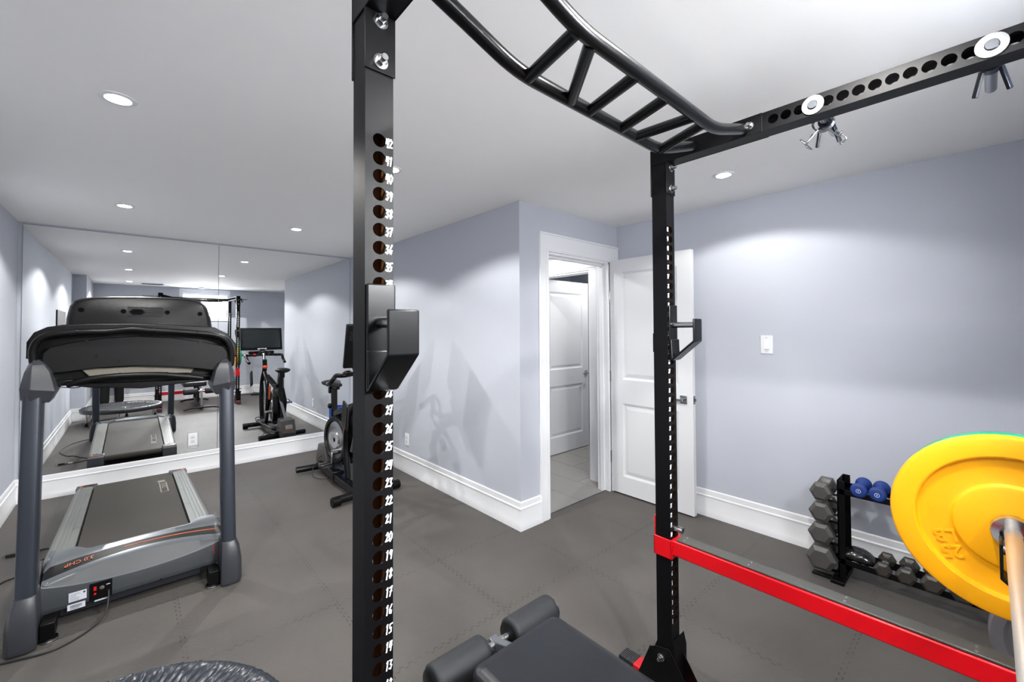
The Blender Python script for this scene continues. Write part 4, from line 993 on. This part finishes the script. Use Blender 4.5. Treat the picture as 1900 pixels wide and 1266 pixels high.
# frame tubes
part(MB().tube(bend_path([(BX-.02, 3.48, .10), (BX-.02, 3.40, .38), (BX-.01, 3.40, .66), (BX, 3.52, .84), (BX, 3.50, .97)], .14), .030, 18).tube(bend_path([(BX+.04, 4.30, .10), (BX+.05, 4.25, .45), (BX+.03, 4.19, .62)], .1), .028, 18)
     .tube(bend_path([(BX, 3.50, .80), (BX-.01, 3.72, .66), (BX-.015, 3.78, .40), (BX-.02, 3.70, .10)], .16), .026, 18).bar((BX+.01, 3.60, .74), (BX+.04, 4.20, .58), .05, .05), 'frame', BLKG, bk, smooth=50)
part(MB().bar((BX-.0, 3.815, .62), (BX-.005, 3.828, .44), .030, .006, m=ORANGE), 'frame_decal', None, bk, label='orange frame decal')
part(MB().cyl((BX, 3.50, .66), (BX, 3.66, .34), .019, n=16), 'damper_rod', SATIN, bk)
part(MB().lathe([(.020, 0), (.030, .01), (.030, .03), (.018, .04), (.001, .04)], (BX, 3.53, .85), (0, .3, 1), 20), 'resistance_knob', mat('orange_knob', (232, 70, 30), .4), bk, label='orange resistance knob')
part(MB().cyl((BX, 3.50, .92), (BX, 3.42, 1.06), .022, n=16), 'handlebar_post', SATIN, bk)
hbp = [(1.205, 3.63, .935), (1.20, 3.55, .955), (1.20, 3.47, 1.000), (1.195, 3.40, 1.025), (1.23, 3.34, 1.03), (1.34, 3.38, 1.035), (BX, 3.40, 1.04), (1.52, 3.39, 1.035), (1.63, 3.36, 1.03), (1.665, 3.42, 1.025), (1.655, 3.49, 1.00), (1.655, 3.56, .955), (1.65, 3.63, .935)]
hb_ = part(MB().tube(smooth_path(hbp, 6), .0185, 14).tube(smooth_path([(1.36, 3.40, 1.04), (1.37, 3.50, 1.07), (1.42, 3.54, 1.085), (1.47, 3.50, 1.07), (1.49, 3.40, 1.04)], 6), .0155, 12), 'handlebar', PDARK2, bk, smooth=60)
for x in (1.30, 1.57): part(MB().lathe([(.034, 0), (.034, .012), (.026, .016), (.001, .016)], (x, 3.46, 1.03), (0, .4, 1), 20), 'dial_pod', PDARK2, hb_)
part(MB().lathe([(.020, 0), (.020, .003), (.001, .003)], (1.30, 3.467, 1.047), (0, .4, 1), 18), 'dial_button', REDL, hb_, label='red dial button')
# screen leaning back
sc_ = MB(); c = Vector((1.445, 3.165, 1.262)); xv = Vector((1, 0, 0)); zv = Vector((0, -.21, .978)).normalized(); yv = xv.cross(zv)  # yv points to -Y... towards +Y is -yv
if yv.y < 0: yv = -yv
sc_.obox(c, xv*.275, yv*.014, zv*.168); s1 = part(sc_, 'display_screen', PDARK2, bk, bevel=.008, seg=3)
part(MB().obox(c+yv*.0146+zv*.006, xv*.245, yv*.0006, zv*.138), 'screen_glass', SCREEN, s1)
g = MB(); text_mb('PROFORM', .026, .0006, c+yv*.0152-zv*.152, (-1, 0, 0), zv, WHITEP, g, bold=.0004); part(g, 'screen_lettering', None, s1, smooth=0, label='white brand lettering')
g = MB().obox(c-yv*.022, xv*.10, yv*.010, zv*.09)
for i in range(6): g.obox(c-yv*.0150+xv*-.2+zv*(.11-.012*i), xv*.05, yv*.0015, zv*.002)
part(g, 'back_vent', PDARK, s1, bevel=.002)
part(MB().box(1.27, 1.60, 3.18, 3.235, 1.045, 1.085).bar((BX+.02, 3.40, 1.05), (1.445, 3.19, 1.10), .06, .04), 'screen_bracket', PDARK, bk, bevel=.006)
# saddle
g = MB(); rings = []
for (y, hw, z, h) in ((4.372, .030, .868, .012), (4.368, .060, .870, .030), (4.345, .084, .874, .044), (4.30, .088, .876, .048), (4.24, .070, .876, .044), (4.17, .040, .876, .03), (4.10, .026, .872, .028), (4.06, .018, .868, .02)):
    rings.append([(1.462+hw*math.cos(a), y, z+h*(.5*math.sin(a) if math.sin(a) > 0 else .9*math.sin(a))) for a in [2*PI*k_/20 for k_ in range(20)]])
g.loft(rings); part(g, 'saddle', VBLK, bk, smooth=60)
part(MB().bar((1.462, 4.12, .835), (1.462, 4.32, .835), .035, .035).bar((1.46, 4.22, .82), (1.455, 4.20, .52), .055, .038).box(1.43, 1.49, 4.26, 4.30, .77, .83), 'seat_post', BLKG, bk, bevel=.004)
part(MB().lathe([(.014, 0), (.024, .01), (.024, .03), (.001, .034)], (1.43, 4.20, .66), (-1, 0, 0), 16).bar((1.40, 4.20, .66), (1.39, 4.14, .68), .016, .012), 'adjust_knob', PDARK2, bk, bevel=.002)
for s, (px_, py_, pz_) in ((-1, (1.285, 3.93, .185)), (1, (1.625, 3.90, .385))):
    x_in = 1.345 if s < 0 else 1.545
    part(MB().bar((x_in, 3.94, .285), (x_in+s*.006, py_, pz_), .014, .028), 'crank_arm', SATIN, bk, bevel=.003)
    g = MB().cyl((x_in, py_, pz_), (px_+s*.05, py_, pz_), .009, n=10, m=STEEL)
    for q in (-.045, .045): g.bar((px_-.045, py_+q, pz_), (px_+.045, py_+q, pz_), .008, .022, STEEL)
    for q in (-.045, .0, .045): g.bar((px_+q, py_-.045, pz_), (px_+q, py_+.045, pz_), .007, .020, PDARK2)
    g.tube(bend_path([(px_-.04, py_-.05, pz_), (px_-.04, py_-.10, pz_+.03), (px_+.04, py_-.10, pz_+.03), (px_+.04, py_-.05, pz_)], .03), .005, 8, m=PDARK2)
    part(g, 'pedal', None, bk)
part(MB().cyl((1.345, 3.94, .285), (1.545, 3.94, .285), .024, n=18), 'crank_axle', STEEL, bk)
part(MB().tube(smooth_path([(1.40, 4.36, .06), (1.30, 4.28, .10), (1.26, 4.18, .03), (1.34, 4.08, .02), (1.38, 4.16, .09), (1.33, 4.30, .13), (1.42, 4.42, .15)], 8), .0035, 8), 'power_lead', CORD, bk, smooth=60)
g = MB().obox((1.27, 3.42, .70), (.010, 0, 0), (0, .055, .02), (0, -.02, .10)); part(g, 'bottle_holder', PDARK, bk, bevel=.012, seg=3)
# blue rolled mat standing by the closet wall
bm_ = MB(); rings = []
rp = []; n_ = 110
for i in range(n_+1):
    a = i/n_*2*PI*2.3+.9; r = .062+.044*i/n_; rp.append((1.885+r*math.cos(a), 5.088+r*math.sin(a)))
pin, pout = [], []
for i, (x, y) in enumerate(rp):
    r = math.hypot(x-1.885, y-5.088); ux, uy = (x-1.885)/r, (y-5.088)/r; pin.append((x-ux*.0045, y-uy*.0045)); pout.append((x+ux*.0045, y+uy*.0045))
bm_.loft([[(*pin[i], .001), (*pout[i], .001), (*pout[i], .450), (*pin[i], .450)] for i in range(n_+1)])
tag(bm_.build('rolled_mat', BLUEM, smooth=50), 'blue foam mat rolled up and standing in the mirror corner', 'exercise mat')

# ------------------------------------------------------------------ wall mirrors, switch, outlets
def mirror_panel(x0, x1, label):
    o = MB().box(x0, x1, YM-.007, YM-.0015, .198, 2.262).build('wall_mirror', MIRM, smooth=0)
    tag(o, label, 'mirror', 'frameless wall mirror panels')
    part(MB().box(x0, x1, YM-.0065, YM-.001, 2.262, 2.2645).box(x0-.0015, x0, YM-.0065, YM-.001, .198, 2.262).box(x1, x1+.0015, YM-.0065, YM-.001, .198, 2.262), 'ground_edge', mat('mirror_edge', (70, 80, 78), .3), o)
    return o
mirror_panel(-.672, .648, 'large frameless mirror panel behind the treadmill'); mirror_panel(.652, 1.984, 'large frameless mirror panel behind the exercise bike')
def outlet(c, out, side, label):
    c, o, s = Vector(c), Vector(out), Vector(side); t = thing('wall_outlet', label, 'power outlet', c, None)
    part(MB().obox(c+o*.003, o*.003, s*.036, Vector((0, 0, .058))), 'cover_plate', TRIM, t, bevel=.002)
    g = MB()
    for q in (-.02, .02):
        g.obox(c+o*.0066+Vector((0, 0, q)), o*.0008, s*.016, Vector((0, 0, .013)), LABEL)
        for w_ in (-.006, .006): g.obox(c+o*.0076+s*w_+Vector((0, 0, q+.002)), o*.0004, s*.001, Vector((0, 0, .004)), INK)
    part(g, 'socket', None, t, smooth=0); return t
outlet((XJ, 3.775, .318), (-1, 0, 0), (0, 1, 0), 'white outlet low on the blue wall beyond the tall near post')
om = outlet((.45, YM-.0075, .320), (0, -1, 0), (1, 0, 0), 'white outlet set in the mirror beside the treadmill belt')
part(MB().box(.408, .410, YM-.0085, YM-.0072, .238, .392).box(.494, .496, YM-.0085, YM-.0072, .238, .392).box(.408, .496, YM-.0085, YM-.0072, .238, .240).box(.408, .496, YM-.0085, YM-.0072, .390, .392), 'cutout_edge', SATIN, om)
sw = thing('light_switch', 'white rocker light switch on the blue wall beside the open door', 'light switch', (XR, .985, 1.268))
part(MB().box(XR-.006, XR, .948, 1.022, 1.208, 1.330), 'switch_plate', TRIM, sw, bevel=.002)
g = MB().prism([(XR-.0062, 1.238), (XR-.013, 1.240), (XR-.0068, 1.300), (XR-.0062, 1.302)], lambda a, b, t_: (a, t_, b), .971, .999); part(g, 'rocker', TRIM, sw)
for z in (1.222, 1.316): part(MB().lathe([(.003, 0), (.003, .0006), (.001, .0006)], (XR-.006, .985, z), (-1, 0, 0), 10), 'screw', SATIN, sw)
tv = thing('wall_screen', 'dark flat screen on the wall facing the treadmill, glimpsed in the mirror', 'screen', (XL, 2.45, 1.4))
part(MB().box(XL+.002, XL+.014, 2.02, 2.86, 1.15, 1.655), 'screen_case', PDARK2, tv, bevel=.003); part(MB().box(XL+.014, XL+.0148, 2.03, 2.85, 1.165, 1.648), 'screen_glass', mat('tv_face', (44, 41, 38), .5, spec=.2), tv)
# spare bar and plate on the floor at the back wall
sb = thing('spare_barbell', 'thin steel bar lying on the mat along the back wall, seen in the mirror', 'barbell', (2.25, -.40, 0))
part(MB().cyl((1.65, -.42, .0145), (2.80, -.40, .0145), .014, n=18), 'shaft', SATIN, sb, smooth=50)
part(MB().lathe([(.0145, -.012), (.036, -.012), (.036, .012), (.0145, .012)], (2.02, -.4136, .037), (1, .02, 0), 24, close=True), 'collar', STEEL, sb)
fp = thing('flat_plate', 'black rubber plate lying flat on the mat near the back wall', 'weight plate', (2.02, -.22, 0))
part(MB().lathe([(.026, 0), (.11, 0), (.11, .028), (.10, .034), (.045, .034), (.040, .028), (.026, .028)], (2.02, -.22, 0), (0, 0, 1), 48, close=True), 'disc', VBLK, fp)

# ------------------------------------------------------------------ person standing behind the camera, seen in the mirror
def skin_mesh(name, nodes, edges, m, sub=2, root=0):
    """nodes: (x, y, z, radius or (rx, ry))"""
    me = bpy.data.meshes.new(name); me.from_pydata([n[:3] for n in nodes], edges, []); me.update()
    o = bpy.data.objects.new(name, me); C.objects.link(o)
    md = o.modifiers.new('skin', 'SKIN'); md.use_smooth_shade = True
    for i, v in enumerate(me.skin_vertices[0].data):
        r = nodes[i][3]; v.radius = (r, r) if not isinstance(r, tuple) else r; v.use_root = (i == root)
    sb_ = o.modifiers.new('sub', 'SUBSURF'); sb_.levels = sub; sb_.render_levels = sub
    dg = bpy.context.evaluated_depsgraph_get(); me2 = bpy.data.meshes.new_from_object(o.evaluated_get(dg))
    bpy.data.objects.remove(o); me2.name = name; me2.materials.clear(); me2.materials.append(m)
    for p in me2.polygons: p.use_smooth = True
    return me2
PX, PY = -.27, -.32
def W(x, y, z):      # person frame: x to their left side, y forward; they face along the camera view a little
    a = math.radians(-14); return (PX+x*math.cos(a)-y*math.sin(a), PY+x*math.sin(a)+y*math.cos(a), z)
nodes = []; edges = []
def nd(x, y, z, r, link=None):
    nodes.append((*W(x, y, z), r)); i = len(nodes)-1
    if link is not None: edges.append((link, i))
    return i
pel = nd(0, 0, .95, (.14, .10)); sp = nd(0, 0, 1.10, (.125, .09), pel); ch = nd(0, 0, 1.30, (.145, .10), sp); nk0 = nd(0, -.01, 1.42, (.08, .07), ch); nk = nd(0, 0, 1.50, .052, nk0); hd0 = nd(0, .012, 1.56, .06, nk)
wrists = []
for s in (-1, 1):
    h = nd(s*.085, 0, .86, .088, pel); kn = nd(s*.095, .015, .49, .056, h); an = nd(s*.10, -.015, .09, .037, kn); ft = nd(s*.105, .05, .045, .034, an); nd(s*.112, .15, .032, .026, ft)
    sh = nd(s*.165, 0, 1.38, .056, nk0); el = nd(s*.205, -.02, 1.10, .040, sh); wr = nd(s*.20, .07, .88, .026, el); pm = nd(s*.197, .09, .81, (.034, .016), wr)
    for q, (dy, dz, L) in enumerate(((.030, -.045, .028), (.012, -.052, .033), (-.008, -.050, .030), (-.026, -.042, .024))):
        a = nd(s*.196, .092+dy, .81+dz*.75, .0085, pm); b2 = nd(s*.190, .097+dy, .81+dz-.018, .0080, a); nd(s*.180, .100+dy, .81+dz-L-.014, .0070, b2)
    a = nd(s*.190, .125, .825, .0095, wr); nd(s*.184, .137, .795, .0085, a)
body = bpy.data.objects.new('person', skin_mesh('person_body', nodes, edges, SKIN)); C.objects.link(body)
tag(body, 'person in black trousers and dark jacket standing at the back wall, seen in the mirror', 'person')
# head with a face
g = MB(); rings = []; NH = 32
for i in range(25):
    t_ = i/24; ph_ = PI*t_; z = 1.625+.118*math.cos(ph_); r = math.sin(ph_)
    ring = []
    for k_ in range(NH):
        a = 2*PI*k_/NH; dx, dy = math.cos(a), math.sin(a)
        wx = .074*(1-.22*max(0, -math.cos(ph_))); wy = .094
        fx = dx*wx*r; fy = .012+dy*wy*r*(1 if dy > 0 else .98)
        if dy > 0:
            zf = z-1.625; nose = math.exp(-((fx/.013)**2))*math.exp(-(((zf+.022)/.026)**2))*.022
            sock = sum(math.exp(-(((fx-e)/.016)**2)) for e in (-.031, .031))*math.exp(-(((zf-.006)/.012)**2))*.007
            lip = math.exp(-((fx/.024)**2))*math.exp(-(((zf+.062)/.009)**2))*.005
            fy += (nose-sock+lip)*dy
        ring.append(W(fx, fy, z))
    rings.append(ring)
g.loft(rings)
for s in (-1, 1): g.lathe([(.001, -.005), (.014, -.004), (.017, 0), (.012, .005), (.001, .004)], W(s*.074, .0, 1.618), Vector(W(s, .2, 0))-Vector(W(0, 0, 0)), 16)
hd = g.build('head', SKIN, smooth=80); hd.parent = body
g = MB()
for s in (-1, 1): g.lathe([(.001, .009), (.007, .006), (.009, 0), (.001, -.004)], W(s*.031, .092, 1.631), Vector(W(0, 1, 0))-Vector(W(0, 0, 0)), 14, LABEL); g.lathe([(.001, .0105), (.004, .0095), (.001, .0085)], W(s*.031, .092, 1.631), Vector(W(0, 1, 0))-Vector(W(0, 0, 0)), 12, PDARK2)
o = g.build('eyes', None, smooth=60); o.parent = body
g = MB(); rings = []
for i in range(14):
    ph_ = PI*.60*i/13; z = 1.632+.124*math.cos(ph_); r = math.sin(ph_)
    rings.append([W(math.cos(a)*.081*r, .004+math.sin(a)*(.088 if math.sin(a) > 0 and ph_ > .9 else .103)*r*(1 if not (math.sin(a) > .35 and ph_ > 1.0) else .80), z+.002*math.sin(9*a)) for a in [2*PI*k_/30 for k_ in range(30)]])
g.loft(rings); o = g.build('hair', HAIR, smooth=80); o.parent = body
nodes = []; edges = []
pel = nd(0, 0, .99, (.155, .115)); w0 = nd(0, 0, 1.04, (.145, .11), pel)
for s in (-1, 1):
    h = nd(s*.088, 0, .84, .100, pel); kn = nd(s*.098, .012, .49, .074, h); c1_ = nd(s*.10, .0, .26, .070, kn); nd(s*.102, .004, .050, .070, c1_)
o = bpy.data.objects.new('trousers', skin_mesh('trousers', nodes, edges, CLOTH)); C.objects.link(o); o.parent = body
nodes = []; edges = []
a0 = nd(0, 0, .96, (.165, .125)); a1 = nd(0, 0, 1.12, (.15, .115), a0); a2 = nd(0, 0, 1.30, (.165, .12), a1); a3 = nd(0, -.01, 1.43, (.09, .085), a2); nd(0, 0, 1.475, .066, a3)
for s in (-1, 1):
    sh = nd(s*.17, 0, 1.375, .070, a3); el = nd(s*.207, -.02, 1.10, .054, sh); nd(s*.202, .06, .905, .042, el)
o = bpy.data.objects.new('jacket', skin_mesh('jacket', nodes, edges, SHIRT)); C.objects.link(o); o.parent = body
for s in (-1, 1):
    g = MB(); rings = []
    for (y, hw, h, zb) in ((-.095, .030, .05, .0), (-.08, .038, .075, 0), (-.02, .040, .085, 0), (.06, .044, .065, 0), (.13, .046, .045, 0), (.175, .036, .034, .002), (.19, .02, .022, .006)):
        rings.append([W(s*.108+hw*math.cos(a), y+.01, zb+h*.5+h*.5*math.copysign(abs(math.sin(a))**.7, math.sin(a))) for a in [2*PI*k_/20 for k_ in range(20)]])
    g.loft(rings); o = g.build('shoe', SHOE, smooth=60); o.parent = body
